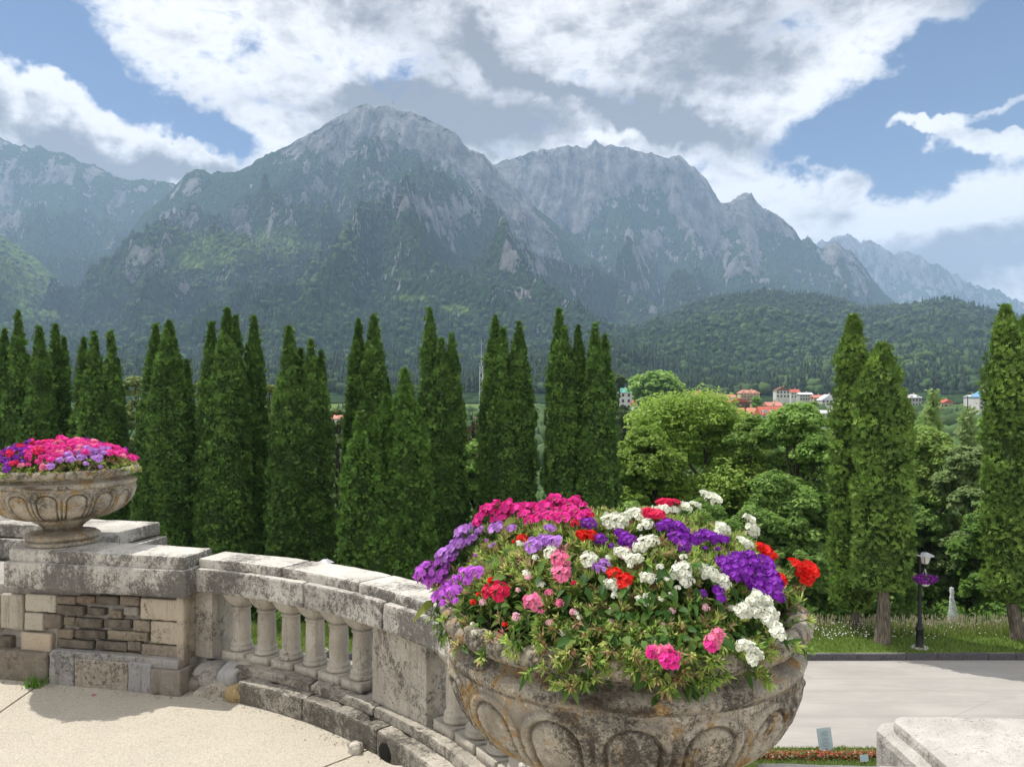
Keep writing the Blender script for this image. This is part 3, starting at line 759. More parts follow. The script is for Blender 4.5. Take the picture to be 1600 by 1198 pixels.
THJ = 'columnar thujas beyond the road'
def thuja(spires, Y, vbase, label, dens=1.0, palette=0, seed=0, trunk=False, blunt=0.0, clump=1.0):
    """spires: (u_tip, v_tip, half width px at the foot, dY)"""
    rng = np.random.default_rng(100 + seed)
    um = np.mean([s[0] for s in spires]); x0 = (um - U0) / FPX * Y
    zb = float(gz(x0, Y)); base = Vector((x0, Y, zb))
    root = empty('thuja_tree', base, label, 'thuja', THJ)
    Ps, Ns, Cs = [], [], []; coreV = []; coreF = []; off = 0; coreC = []
    pal = [((0.034, 0.082, 0.015), (0.115, 0.205, 0.038)), ((0.050, 0.105, 0.018), (0.18, 0.28, 0.05)), ((0.045, 0.10, 0.016), (0.10, 0.19, 0.03))][palette]
    zlow = EYE + (V0 - vbase) / FPX * Y
    for (u, v, hw, dY) in spires:
        y = Y + dY; x = (u - U0) / FPX * y; zt = EYE + (V0 - v) / FPX * y
        Rm = hw / FPX * y; Ht = zt - zlow
        def prof(t, th):   # t = 0 foot .. 1 tip
            tp = 1 - t
            r = np.where(tp < 0.34, (tp / 0.34) ** 0.86, 1.0)
            r = r * (0.64 + 0.36 * np.clip(tp / 0.7, 0, 1)) if blunt == 0 else np.where(tp < 0.2, (tp / 0.2) ** 0.6, 1.0) * (0.74 + 0.26 * np.clip(tp / 0.6, 0, 1))
            r = r * np.clip((t + 0.01) / 0.03, 0.35, 1) ** 0.5
            lump = 1 + 0.20 * vnoise(th * Rm * 1.6 / clump + u, t * Ht * 1.5 / clump, seed + 2) + 0.13 * vnoise(th * 1.3 + u * .3, t * Ht * 0.5, seed + 5)
            return r * Rm * lump
        n = int(dens * 230 * Rm * Ht * 2 * math.pi / clump)
        t = rng.random(n) ** 0.92; th = rng.uniform(0, 2 * np.pi, n)
        # cluster the sprays into puffs
        nc = max(20, int(n / 60)); tcn = rng.random(nc); thc = rng.uniform(0, 2 * np.pi, nc)
        k = rng.integers(0, nc, n)
        spread = 0.23 * clump
        t = np.clip(tcn[k] + rng.normal(0, spread / Ht, n), 0.0, 0.995); th = thc[k] + rng.normal(0, spread / max(Rm, .3), n)
        pr = prof(t, th); cosb = np.exp(-((t - tcn[k]) * Ht / (spread * 1.3)) ** 2)
        uni = rng.random(n) < 0.42
        t = np.where(uni, rng.random(n) ** 1.05 * .99, t); th = np.where(uni, rng.uniform(0, 2 * np.pi, n), th); pr = prof(t, th); cosb = np.where(uni, -0.15, cosb)
        r = pr * (0.84 + rng.uniform(-0.05, 0.04, n)) + cosb * 0.20 * clump * np.clip((1 - t) * 7, 0.0, 1)
        nrm = norm(np.stack([np.cos(th), np.sin(th), 0.25 + (tcn[k] < t) * 0.5], -1))
        r = r * 0.93
        Ps.append(np.stack([x + r * np.cos(th), y + r * np.sin(th), zlow + t * Ht], -1)); Ns.append(nrm)
        cv = rng.random((nc, 1))[k] * 0.75 + rng.random((n, 1)) * 0.25
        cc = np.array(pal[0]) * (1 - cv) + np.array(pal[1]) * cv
        # outer ends of the puffs paler: fresh growth plus highlights put into the colour
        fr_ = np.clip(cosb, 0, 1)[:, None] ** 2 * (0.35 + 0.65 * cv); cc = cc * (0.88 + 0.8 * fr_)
        stray = rng.random(n) < 0.025
        Ps[-1][stray] += nrm[stray] * 0.16
        Cs.append(cc)
        tt = np.linspace(0, 0.985, 40); th2 = np.linspace(0, 2 * np.pi, 24, endpoint=False)
        T, TH = np.meshgrid(tt, th2, indexing='ij'); rr = prof(T, TH) * 0.72
        cvs = np.stack([x + rr * np.cos(TH), y + rr * np.sin(TH), zlow + T * Ht], -1).reshape(-1, 3)
        idx = np.arange(40 * 24).reshape(40, 24)
        f = np.stack([idx[:-1], np.roll(idx[:-1], -1, 1), np.roll(idx[1:], -1, 1), idx[1:]], -1).reshape(-1, 4)
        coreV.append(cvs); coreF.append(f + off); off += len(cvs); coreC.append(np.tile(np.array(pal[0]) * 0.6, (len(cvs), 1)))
    P = np.concatenate(Ps); N = np.concatenate(Ns); C = np.concatenate(Cs)
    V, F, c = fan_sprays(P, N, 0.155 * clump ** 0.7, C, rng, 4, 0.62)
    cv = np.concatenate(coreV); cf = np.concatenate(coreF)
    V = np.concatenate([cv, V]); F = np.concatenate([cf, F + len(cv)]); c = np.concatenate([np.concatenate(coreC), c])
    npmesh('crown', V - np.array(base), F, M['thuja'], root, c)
    # stems
    lst = []
    for (u, v, hw, dY) in spires:
        y = dY; x = (u - um) / FPX * Y
        top = zlow - zb + 2.0
        rad = 0.13 if not trunk else 0.19
        sx = 0.10 if trunk else x * 0.5
        for q in range(3 if trunk else 1):
            ph = q * 2.1 + seed
            pts = []; rr = []
            for i in range(9):
                f_ = i / 8
                pts.append((sx * 0 + x * f_ + math.cos(ph + f_ * 2.2) * rad * 0.55 * (1.1 - f_) + math.sin(f_ * 4 + seed) * .06, y * f_ + math.sin(ph + f_ * 2.2) * rad * 0.55 * (1.1 - f_), -0.1 + f_ * top))
                rr.append(rad * (1.55 - 0.6 * f_ + (0.5 if i == 0 else 0)) * (0.62 if trunk else 0.8))
            lst.append(tube(pts, rr, 9))
        if trunk: break
    V, F = join_parts(lst)
    npmesh('trunk', V, F, M['bark'], root, smooth=True)
    return root
T = []
T.append(([(28, 487, 26, 0), (6, 514, 22, .4)], 34.5, 950, 'thuja with a tall tip at the left edge of the photo, beside the far urn'))
T.append(([(62, 511, 31, 0)], 34, 950, 'single pointed thuja rising behind the left side of the far urn flowers'))
T.append(([(87, 507, 20, .6), (100, 528, 16, .2)], 35.2, 950, 'shaded narrow thuja wedged between two broader ones behind the far urn'))
T.append(([(131, 528, 20, .5), (147, 519, 26, 0), (173, 518, 26, .2), (184, 560, 14, .6)], 34, 950, 'broad thuja with two equal tips above the right side of the far urn'))
T.append(([(243, 507, 30, .6), (264, 501, 42, 0), (292, 564, 17, .7)], 33.5, 945, 'thick thuja just right of the far urn, beside a low side tip'))
T.append(([(330, 504, 26, .4), (355, 482, 38, 0), (368, 494, 24, .3)], 33, 950, 'tallest thuja of the left half, its highest tip between two shoulders'))
T.append(([(397, 494, 24, .7), (387, 540, 24, .2)], 34.0, 950, 'slender thuja with a lone sharp tip beside the tallest one of the left half'))
T.append(([(452, 511, 38, 0), (470, 545, 20, .6), (486, 532, 28, .1), (501, 548, 20, .5)], 32.5, 955, 'wide thuja with a stepped row of tips above the balusters'))
T.append(([(560, 499, 30, .6), (584, 492, 36, .2), (604, 590, 18, .3)], 35, 950, 'tall twin tipped thuja behind the two shorter bright ones'))
T.append(([(672, 482, 26, .6), (690, 530, 26, 0), (706, 522, 28, .3)], 34, 950, 'three tipped thuja right of the bright short thujas, its left tip tallest'))
T.append(([(774, 494, 30, .4), (786, 514, 30, 0), (811, 504, 32, .3)], 33, 950, 'three tipped thuja directly behind the magenta blooms'))
T.append(([(873, 483, 26, .6), (882, 510, 28, 0), (903, 508, 22, .4)], 32.5, 950, 'dark thuja with a raised left tip, second from the right end of the row'))
T.append(([(930, 507, 28, 0), (945, 524, 24, .4)], 32.2, 950, 'last thuja of the long row, next to the light green broadleaf tree'))
T.append(([(562, 645, 34, 0), (583, 652, 22, .2)], 28.6 + 1.2, 985, 'short bright feathery thuja at the front, left one of the shorter pair', 2))
T.append(([(633, 578, 42, 0), (604, 618, 28, .3), (655, 640, 22, .2)], 30.4, 985, 'bright feathery thuja of middle height in front of the row', 2))
T.append(([(594, 722, 26, 0), (616, 716, 22, .2)], 29.3, 985, 'lowest young thuja at the foot of the brighter pair', 2))
for i, t in enumerate(T):
    thuja(t[0], t[1] + (3.6 if len(t) < 5 else 1.6), t[2], t[3], dens=1.0, palette=(t[4] if len(t) > 4 else 0), seed=i)
thuja([(1333, 494, 33, 0)], 31.6, 950, 'tall blunt topped thuja left of its partner beside the lamp post', 1.1, 1, 31, False, 1.0, 1.25)
thuja([(1378, 539, 41, 0)], 29.9, 918, 'thuja with a bare twisted pale trunk beside the lamp post', 1.1, 1, 32, True, 1.0, 1.35)
thuja([(1572, 479, 28, 0), (1606, 496, 38, .3)], 30.4, 940, 'thuja cut by the right edge of the photo', 1.1, 1, 33, True, 1.0, 1.35)

# ------------------------------------------------------------------ broadleaf trees
def leaf_quads(C, rng, per, rad, size, cols, flat=0.75, droop=0.0):
    """clumps of leaves round the centres C"""
    n = len(C) * per
    k = np.repeat(np.arange(len(C)), per)
    d = norm(rng.normal(0, 1, (n, 3))); d[:, 2] *= flat
    d[:, 2] = np.where(d[:, 2] < -0.2, d[:, 2] * 0.4, d[:, 2])
    P = C[k] + d * (rad[k] * rng.uniform(0.55, 1.0, n) ** 0.5)[:, None]
    nr = norm(d * 0.7 + np.array([0, 0, 0.8]) + rng.normal(0, 0.45, (n, 3)))
    a = norm(np.cross(nr, rng.normal(0, 1, (n, 3)))); b = np.cross(nr, a)
    s = size * rng.uniform(0.6, 1.25, n)[:, None]
    V = np.stack([P - a * s, P - b * s * .55 + nr * s * .12, P + a * s, P + b * s * .55 + nr * s * .12], 1).reshape(-1, 3)
    return V, np.arange(4 * n).reshape(-1, 4), np.repeat(cols[k] * rng.uniform(0.8, 1.2, (n, 1)), 4, 0)
def broad_tree(x, y, ztop, radius, label, ca, cb, seed, name='broadleaf_tree', cat='tree', group='park trees on the slope beyond the thujas', leaf=0.125, per=80, clumps=330, flat=1.0, openness=0.0):
    rng = np.random.default_rng(seed)
    zb = float(gz(x, y)); H = ztop - zb; root = empty(name, (x, y, zb), label, cat, group)
    # crown lobes
    nl = 16
    ch = H * 0.82                               # crown depth
    L = []
    for i in range(nl):
        t = rng.random(); a = i * 2.399 + rng.uniform(-.4, .4)
        zz = H - ch * (0.12 + 0.80 * t)
        rr = radius * math.sqrt(max(0.05, 1 - (2 * min(t, .62) / 1.25 - 0.75) ** 2)) * rng.uniform(0.45, 0.72)
        L.append((rr * math.cos(a), rr * math.sin(a), zz, radius * rng.uniform(0.34, 0.5)))
    L.append((0, 0, H - radius * 0.38, radius * 0.42))
    L = np.array(L)
    k = rng.integers(0, len(L), clumps)
    d = norm(rng.normal(0, 1, (clumps, 3))); d[:, 2] = np.abs(d[:, 2]) * np.where(rng.random(clumps) < .8, 1, -1)
    C = L[k, :3] + d * (L[k, 3] * rng.uniform(0.75, 1.05, clumps))[:, None] * np.array([1, 1, 0.85 * flat])
    C = C[C[:, 2] > H * 0.12]
    m = len(C)
    v = rng.random((m, 1))
    cols = np.array(ca) * (1 - v) + np.array(cb) * v
    V, F, c = leaf_quads(C, rng, per, np.full(m, radius * 0.17) * rng.uniform(0.7, 1.3, m), leaf, cols)
    npmesh('crown', V, F, M['leaf'], root, c)
    parts = []
    tr = max(0.14, H * 0.017)
    lean = rng.normal(0, 0.25, 2)
    pts = [(lean[0] * f * f, lean[1] * f * f, H * 0.75 * f - .3 * (f == 0)) for f in np.linspace(0, 1, 9)]
    parts.append(tube(pts, [tr * (1.35 - 1.1 * f) if f > 0 else tr * 1.7 for f in np.linspace(0, 1, 9)], 8))
    for i in range(len(L)):
        z0 = max(H * 0.16, min(L[i, 2] - radius * 0.55, H * 0.62)); f = z0 / (H * .75)
        p0 = Vector((lean[0] * f * f, lean[1] * f * f, z0)); p1 = Vector(L[i, :3])
        mid = p0.lerp(p1, 0.5) + Vector((rng.normal(0, .2), rng.normal(0, .2), -abs(rng.normal(0, .3))))
        parts.append(tube([p0, mid, p1], [tr * 0.5, tr * 0.32, tr * 0.1], 6))
        for j in range(3):
            q = p1 + Vector(rng.normal(0, 1, 3)) * radius * 0.3
            parts.append(tube([mid.lerp(p1, .5), q], [tr * 0.16, tr * 0.05], 5))
    V, F = join_parts(parts)
    npmesh('trunk', V, F, M['bark_dark'], root, smooth=True)
    return root
LG, LG2 = (0.25, 0.38, 0.055), (0.40, 0.56, 0.12)
MG, MG2 = (0.20, 0.35, 0.065), (0.32, 0.49, 0.12)
DG, DG2 = (0.15, 0.27, 0.055), (0.25, 0.39, 0.10)
def bt(u, v, Y, rpx, label, ca, cb, seed, **kw):
    p = px(u, v, Y); broad_tree(p.x, Y, p.z, rpx / FPX * Y, label, ca, cb, seed, **kw)
bt(1092, 612, 46, 128, 'large round light yellow green tree in the middle of the park', LG, LG2, 201, clumps=1000, per=90)
bt(1010, 668, 43, 62, 'low light green tree between the thuja row and the large round tree', LG, (0.25, 0.38, .07), 202, clumps=420)
bt(1178, 652, 43.5, 62, 'light green tree leaning on the right side of the large round tree', (0.16, 0.27, .045), (0.26, .40, .08), 203, clumps=420)
bt(1248, 634, 41, 78, 'mid green maple with a dark stem, left of the twin thujas', MG, MG2, 204, clumps=700, per=85)
bt(1210, 740, 38.5, 66, 'darker leafy tree below the mid green maple', DG, MG2, 205, clumps=520)
bt(1290, 705, 45, 70, 'shaded tree showing between the maple and the twin thujas', DG, DG2, 206, clumps=420)
bt(1450, 668, 44, 62, 'bright green tree just right of the twin thujas', MG2, (0.25, 0.34, .08), 207, clumps=520)
bt(1515, 700, 41, 60, 'grey green open tree left of the rightmost thuja', (0.20, 0.30, 0.10), (0.30, 0.40, .16), 208, clumps=420)
bt(1432, 790, 42.5, 50, 'low dark tree behind the lamp post', DG, DG2, 209, clumps=420)
bt(1330, 800, 38, 62, 'low dark tree behind the bare thuja trunk', DG, DG2, 210, clumps=420)
bt(1560, 800, 38, 60, 'dark tree behind the rightmost thuja', DG, MG, 211, clumps=420)
bt(1100, 790, 38, 80, 'dark leafy tree behind the white blooms of the near urn', DG, MG, 212, clumps=520)
bt(985, 790, 38, 60, 'shaded tree at the foot of the thuja row end', MG, MG2, 213, clumps=360)
bt(1250, 850, 36.5, 50, 'dark bushy sapling above the red bloom of the near urn', DG, DG2, 214, clumps=320)
bt(1500, 850, 46, 50, 'dark bushy sapling behind the fountain jet', DG, MG, 215, clumps=320)
bt(1388, 870, 36.8, 44, 'dark bushy sapling just left of the lamp post', DG, DG2, 216, clumps=280)
bt(212, 590, 52, 40, 'pale green tree showing between two thujas right of the far urn', (0.19, 0.26, .08), (0.30, .36, .14), 217, clumps=360)
bt(318, 598, 54, 30, 'yellow green tree glimpsed left of the tallest left thuja', (0.17, 0.23, .05), (0.24, .3, .08), 218, clumps=240)
bt(420, 602, 56, 26, 'yellow green tree glimpsed left of the wide stepped thuja', (0.17, 0.23, .05), (0.24, .3, .08), 219, clumps=240)
bt(527, 640, 50, 46, 'pale tree filling the gap left of the twin tipped thuja', (0.13, 0.18, .06), (0.2, .26, .1), 220, clumps=300)
bt(740, 690, 48, 50, 'green tree seen in the gap behind the magenta blooms', MG, MG2, 221, clumps=360)
bt(640, 700, 50, 60, 'green tree hidden by thujas', MG, MG2, 222, clumps=260)
bt(1030, 578, 300, 52, 'rounded grove tree beside the teal roofed house', MG, MG2, 223, leaf=1.1, clumps=340, per=30)
bt(968, 590, 280, 30, 'pale rounded tree left of the teal roofed house', (0.09, 0.15, .035), (0.14, .2, .05), 224, leaf=1.0, clumps=240, per=30)
k_ = 230
for (u, v, Y, r, lab) in [(1235, 640, 150, 20, 'small tree in front of the long white roof'), (1130, 640, 230, 16, 'small tree below the cream hotel'), (1290, 655, 120, 26, 'tree masking the right end of the long white roof'),
                          (1105, 625, 260, 14, 'small tree left of the cream hotel'), (1445, 650, 110, 26, 'tree in front of the castle like grey house'), (1540, 655, 95, 30, 'tree in front of the blue roofed house'),
                          (1270, 628, 330, 14, 'little tree among the white houses'), (1182, 622, 380, 9, 'little tree right of the cream hotel'), (1000, 640, 140, 30, 'tree below the long red roof at the left')]:
    bt(u, v, Y, r, lab, MG, MG2, k_, leaf=0.0036 * Y, clumps=200, per=26); k_ += 1

def conifer(u, v, Y, rpx, label, ca, cb, seed, name='spruce_tree', cat='spruce', airy=0.0, group='conifers in the park'):
    rng = np.random.default_rng(seed)
    p = px(u, v, Y); zb = float(gz(p.x, Y)); H = p.z - zb; Rr = rpx / FPX * Y
    root = empty(name, (p.x, Y, zb), label, cat, group)
    br = []; P = []; N = []
    nw = int(H / 0.55)
    for i in range(nw):
        t = i / nw; z = H * (0.12 + 0.86 * t); rl = Rr * (1 - t) ** 0.8 + 0.1
        for j in range(6):
            a = rng.uniform(0, 6.28); l = rl * rng.uniform(0.65, 1.1)
            e = Vector((math.cos(a) * l, math.sin(a) * l, z + l * (0.05 if airy else -0.25)))
            br.append(tube([(0, 0, z), e], [0.035 * (1.3 - t), 0.01], 4))
            nn = max(4, int(l * (44 if airy else 26)))
            f = rng.uniform(0.15, 1, nn)
            pts = np.array([0, 0, z]) * (1 - f[:, None]) + np.array(e) * f[:, None] + rng.normal(0, 0.16 if airy else 0.1, (nn, 3))
            pts[:, 2] -= rng.uniform(0, .25, nn) * (1 + airy)
            P.append(pts); N.append(np.tile([math.cos(a), math.sin(a), -0.1 if airy else 0.1], (nn, 1)))
    P = np.concatenate(P); N = norm(np.concatenate(N)); cv = rng.random((len(P), 1)); C = np.array(ca) * (1 - cv) + np.array(cb) * cv
    V, F, c = fan_sprays(P, N, 0.32 if airy else 0.24, C, rng, 5, -0.1 if airy else 0.15)
    npmesh('crown', V, F, M['leaf'], root, c)
    br.append(tube([(0, 0, -.3), (0, 0, H * .5), (0, 0, H)], [max(.12, H * .014), H * .009, .02], 8))
    V, F = join_parts(br); npmesh('trunk', V, F, M['bark_dark'], root, smooth=True)
conifer(1458, 594, 58, 34, 'feathery pale larch with its tip above the town roofs', (0.24, 0.36, .10), (0.38, .50, .19), 301, 'larch_tree', 'larch', 1.0)
conifer(1512, 618, 54, 32, 'second feathery larch, left of the rightmost thuja', (0.24, 0.35, .12), (0.38, .49, .20), 302, 'larch_tree', 'larch', 1.0)
conifer(1478, 720, 50, 42, 'drooping larch above the fountain jet', (0.14, 0.23, .08), (0.24, .34, .13), 305, 'larch_tree', 'larch', 1.0)
conifer(976, 634, 52, 18, 'small dark spruce right beside the end of the thuja row', (0.025, 0.045, .015), (0.05, .075, .03), 303)
conifer(738, 640, 90, 20, 'dark spruce behind the gap right of the three tipped thuja', (0.02, 0.04, .018), (0.035, .06, .025), 304)
conifer(1165, 628, 200, 5, 'tiny spruce below the cream hotel', (0.03, 0.05, .02), (0.05, .08, .03), 306)

# undergrowth below the park trees
rng = np.random.default_rng(5)
C = []
for i in range(1500):
    x = rng.uniform(-16, 36); y = rng.uniform(34.4, 44) + abs(x - 10) * 0.03
    if y < 38 and abs(x - 687 / 1250 * y) < 1.7: continue
    C.append((x, y, float(gz(x, y)) + rng.uniform(0.0, 1.6)))
C = np.array(C); v = rng.random((len(C), 1)); cols = np.array(DG) * (1 - v) + np.array(MG) * v
V, F, c = leaf_quads(C, rng, 34, np.full(len(C), 0.55), 0.13, cols)
tag(npmesh('undergrowth', V, F, M['leaf'], col=c), 'shaded undergrowth at the foot of the park trees', 'undergrowth', kind='stuff')
# far park wood between the trees and the town
def far_wood():
    rng = np.random.default_rng(8)
    n = 5200
    Y = np.sqrt(rng.uniform(70 ** 2, 620 ** 2, n)); U = rng.uniform(-60, 1660, n); X = (U - U0) / FPX * Y
    Z = gz(X, Y); H = rng.uniform(8, 15, n)
    top = V0 - (Z + H - EYE) / Y * FPX
    ok = (top > 638) | ((top > 628) & (rng.random(n) < .35) & (Y > 350))
    X, Y, Z, H = X[ok], Y[ok], Z[ok], H[ok]; m = len(X)
    isb = rng.random(m) > 0.3; rot = rng.uniform(0, 6.28, m); jit = rng.uniform(.7, 1.3, (m, 1))
    Vs, Fs, Cs = [], [], []; off = 0
    for tm, sel, cc, w in ((tmpl_conifer(8), ~isb, np.array([0.02, .04, .018]), 1.1), (tmpl_broad(9), isb, np.array([0.06, .11, .03]), 1.2)):
        a, b, c = scatter(tm, np.stack([X, Y, Z], -1)[sel], H[sel], rot[sel], (cc * jit)[sel], np.full(sel.sum(), w))
        Vs.append(a); Fs.append(b + off); Cs.append(c); off += len(a)
    tag(npmesh('valley_woodland', np.concatenate(Vs), np.concatenate(Fs), M['far_leaf'], col=np.concatenate(Cs)), 'mixed trees filling the valley between the park and the town', 'woodland', kind='stuff')
far_wood()

# ------------------------------------------------------------------ town houses
def flat(name, col, r=0.8, v=0.12, s=0.6): return simple(name, col, r, s, v, 0.1, 0.01)
HM = {'white': flat('white_render', (0.55, 0.54, 0.52)), 'cream': flat('cream_render', (0.62, 0.50, 0.30)), 'tan': flat('tan_render', (0.45, 0.34, 0.24)), 'grey': flat('grey_render', (0.38, 0.37, 0.36)),
      'red': flat('red_roof', (0.44, 0.11, 0.07)), 'orange': flat('orange_roof', (0.50, 0.21, 0.12)), 'brown': flat('brown_roof', (0.17, 0.075, 0.05)), 'teal': flat('teal_roof', (0.10, 0.34, 0.28)),
      'blue': flat('blue_roof', (0.16, 0.34, 0.55)), 'metal': flat('pale_metal_roof', (0.62, 0.64, 0.66)), 'pane': flat('dark_window_pane', (0.03, 0.035, 0.04), 0.2), 'pinkroof': flat('faded_red_roof', (0.48, 0.2, 0.15))}
HG = 'houses of the town in the valley'
def house(u0, u1, vroof, vwall, vbase, Y, wall, roof, label, storeys=2, cols=4, hip=False, rot=0.0, balcony=False, dormers=0, name='house', gable=False):
    W_ = (u1 - u0) / FPX * Y; zt = EYE + (V0 - vroof) / FPX * Y; zw = EYE + (V0 - vwall) / FPX * Y; zb = EYE + (V0 - vbase) / FPX * Y
    xc = ((u0 + u1) / 2 - U0) / FPX * Y; D_ = max(8.0, W_ * 0.6)
    root = empty(name, (xc, Y + D_ / 2, zb), label, 'house', HG, rz=R(rot))
    h = zw - zb; rh = zt - zw
    bm = bmesh.new(); boxb(bm, (0, 0, -6), W_, D_, h + 6)
    if gable:
        pass
    bmobj('wall', bm, HM[wall], root)
    bm = bmesh.new(); o = 0.5
    a = [(-W_ / 2 - o, -D_ / 2 - o), (W_ / 2 + o, -D_ / 2 - o), (W_ / 2 + o, D_ / 2 + o), (-W_ / 2 - o, D_ / 2 + o)]
    if gable:   # ridge towards the viewer
        e = 0.0
        ridge = [(0, -D_ / 2 - o), (0, D_ / 2 + o)]
        vb = [bm.verts.new((p[0], p[1], h + 0.003)) for p in a]; r0, r1 = [bm.verts.new((p[0], p[1], h + rh)) for p in ridge]
        for f in ((vb[0], vb[1], r0), (vb[1], vb[2], r1, r0), (vb[2], vb[3], r1), (vb[3], vb[0], r0, r1), (vb[3], vb[2], vb[1], vb[0])): bm.faces.new(f)
    else:
        e = min(W_, D_) * 0.3 if hip else 0.0
        vb = [bm.verts.new((p[0], p[1], h + 0.003)) for p in a]
        r0 = bm.verts.new((-W_ / 2 - o + e, 0, h + rh)); r1 = bm.verts.new((W_ / 2 + o - e, 0, h + rh))
        for f in ((vb[0], vb[1], r1, r0), (vb[1], vb[2], r1), (vb[2], vb[3], r0, r1), (vb[3], vb[0], r0), (vb[3], vb[2], vb[1], vb[0])): bm.faces.new(f)
    rf = bmobj('roof', bm, HM[roof], root)
    bm = bmesh.new(); boxb(bm, (W_ * 0.2, D_ * 0.12, h + rh * 0.4), 0.8, 0.8, rh * 0.6 + 1.0)
    bmobj('chimney', bm, HM['tan'], rf)
    if storeys and h > 2.5:
        sh = h / storeys
        for s in range(storeys):
            for c in range(cols):
                wx = -W_ / 2 + W_ * (c + 0.5) / cols; ww = min(1.4, W_ / cols * 0.5); wh = min(1.6, sh * 0.5)
                bm = bmesh.new(); boxb(bm, (wx, -D_ / 2 - 0.03, s * sh + sh * 0.3), ww, 0.16, wh)
                bmobj('window', bm, HM['pane'], root)
            if balcony and s > 0:
                for c in range(0, cols, 2):
                    wx = -W_ / 2 + W_ * (c + 1.0) / cols
                    bm = bmesh.new(); boxb(bm, (wx, -D_ / 2 - 0.75, s * sh), W_ / cols * 1.6, 1.4, 0.15); boxb(bm, (wx, -D_ / 2 - 1.42, s * sh + .15), W_ / cols * 1.6, 0.08, 0.9)
                    bmobj('balcony', bm, HM['tan'], root)
    for d in range(dormers):
        wx = -W_ / 2 + W_ * (d + 0.5) / dormers
        bm = bmesh.new(); boxb(bm, (wx, -D_ * 0.3, h + rh * .15), 1.8, 2.5, rh * 0.45); bmobj('dormer', bm, HM[wall], root)
    return root
house(960, 987, 606, 613, 640, 470, 'white', 'teal', 'tall white house with a teal roof next to the thuja row', 3, 3, True)
house(990, 1034, 625, 632, 643, 420, 'white', 'red', 'long low white house under a bright red roof near the teal one', 1, 6)
house(1046, 1066, 621, 628, 640, 430, 'white', 'red', 'small red roofed house peeping over the large round tree, further left', 1, 3)
house(1085, 1102, 610, 618, 630, 520, 'brown', 'red', 'dark walled house with a steep red gable above the large tree', 1, 2, gable=True)
house(1108, 1130, 614, 620, 632, 560, 'grey', 'brown', 'grey house with a brown roof left of the cream hotel', 2, 3)
house(1134, 1150, 616, 621, 632, 540, 'white', 'pinkroof', 'small white house touching the left side of the hotel', 1, 2)
house(1138, 1172, 622, 628, 640, 450, 'brown', 'red', 'dark timber house with red roof in front of the hotel', 1, 4, gable=True)
house(1157, 1187, 609, 614, 632, 500, 'cream', 'pinkroof', 'cream hotel with rows of balconies above the orange roofs', 4, 6, True, balcony=True, dormers=3, name='hotel')
house(1150, 1192, 637, 646, 662, 330, 'tan', 'orange', 'wide house with a faded orange roof below the hotel', 1, 5, True)
house(1190, 1226, 635, 648, 660, 310, 'white', 'red', 'house with a large bright red roof and dormers', 1, 5, False, dormers=3)
house(1200, 1222, 628, 634, 642, 380, 'grey', 'pinkroof', 'low house just behind the large bright red roof', 1, 4)
house(1213, 1234, 604, 610, 622, 620, 'white', 'brown', 'white timber framed villa on the rise right of the hotel', 2, 4, gable=True)
house(1236, 1250, 608, 613, 622, 640, 'white', 'red', 'white villa with small red roof next to the timber framed one', 2, 3)
house(1250, 1270, 613, 616, 626, 600, 'grey', 'metal', 'low grey terrace of houses right of the villas', 2, 5)
house(1272, 1288, 617, 621, 630, 560, 'tan', 'pinkroof', 'tan house between the grey terrace and the twin thujas', 1, 3)
house(1284, 1308, 616, 625, 634, 500, 'white', 'metal', 'white house with a pale pointed roof at the twin thujas', 2, 4, gable=True)
house(1266, 1330, 641, 645, 656, 300, 'white', 'metal', 'long shed with a flat pale roof left of the twin thujas', 1, 8)
house(1411, 1424, 626, 631, 645, 480, 'grey', 'brown', 'grey wing beside the castle like house', 2, 2)
house(1420, 1440, 616, 621, 645, 500, 'grey', 'metal', 'castle like grey house right of the twin thujas', 3, 4, True, dormers=2)
house(1474, 1490, 624, 629, 640, 470, 'tan', 'red', 'small tan house with a red gable between the two larches', 1, 2, gable=True)
house(1518, 1532, 617, 620, 636, 450, 'white', 'metal', 'plain white block right of the second larch', 3, 3)
house(1530, 1552, 611, 620, 640, 420, 'white', 'blue', 'white house with a blue pyramid roof at the rightmost thuja', 3, 3, True)
house(505, 535, 648, 654, 672, 300, 'white', 'pinkroof', 'pale house glimpsed between the wide thuja and the twin tipped one', 2, 3)
house(726, 752, 662, 676, 684, 120, 'tan', 'brown', 'brown gabled roof in the gap behind the magenta blooms', 1, 2, gable=True)
house(884, 896, 618, 622, 632, 500, 'white', 'pinkroof', 'white house edge in the slit between the two rightmost row thujas', 2, 2)

# lattice mast, summit cross, cable-car tower
def mast(p, H, w, label, name='lattice_mast', n=12, cat='mast', rr=0.12):
    root = empty(name, p, label, cat)
    lst = []
    for sx, sy in ((-1, -1), (1, -1), (1, 1), (-1, 1)): lst.append(tube([(sx * w, sy * w, 0), (sx * w * .35, sy * w * .35, H)], [rr, rr * .6], 4))
    for i in range(n):
        z0, z1 = H * i / n, H * (i + 1) / n; k0 = w * (1 - .65 * i / n); k1 = w * (1 - .65 * (i + 1) / n)
        for a, b in (((-1, -1), (1, -1)), ((1, -1), (1, 1)), ((1, 1), (-1, 1)), ((-1, 1), (-1, -1))):
            lst.append(tube([(a[0] * k0, a[1] * k0, z0), (b[0] * k1, b[1] * k1, z1)], [rr * .6] * 2, 4))
    V, F = join_parts(lst); npmesh('lattice', V, F, HM['metal'], root)
    V, F = join_parts([tube([(0, 0, H), (0, 0, H * 1.18)], [rr, rr * .4], 6)] + [tube([(w * .5, -w * .5, H * k), (w * .5, -w * .5, H * (k + .1))], [rr * 3, rr * 3], 8) for k in (.55, .7, .85)])
    npmesh('antenna', V, F, HM['white'], root)
    return root
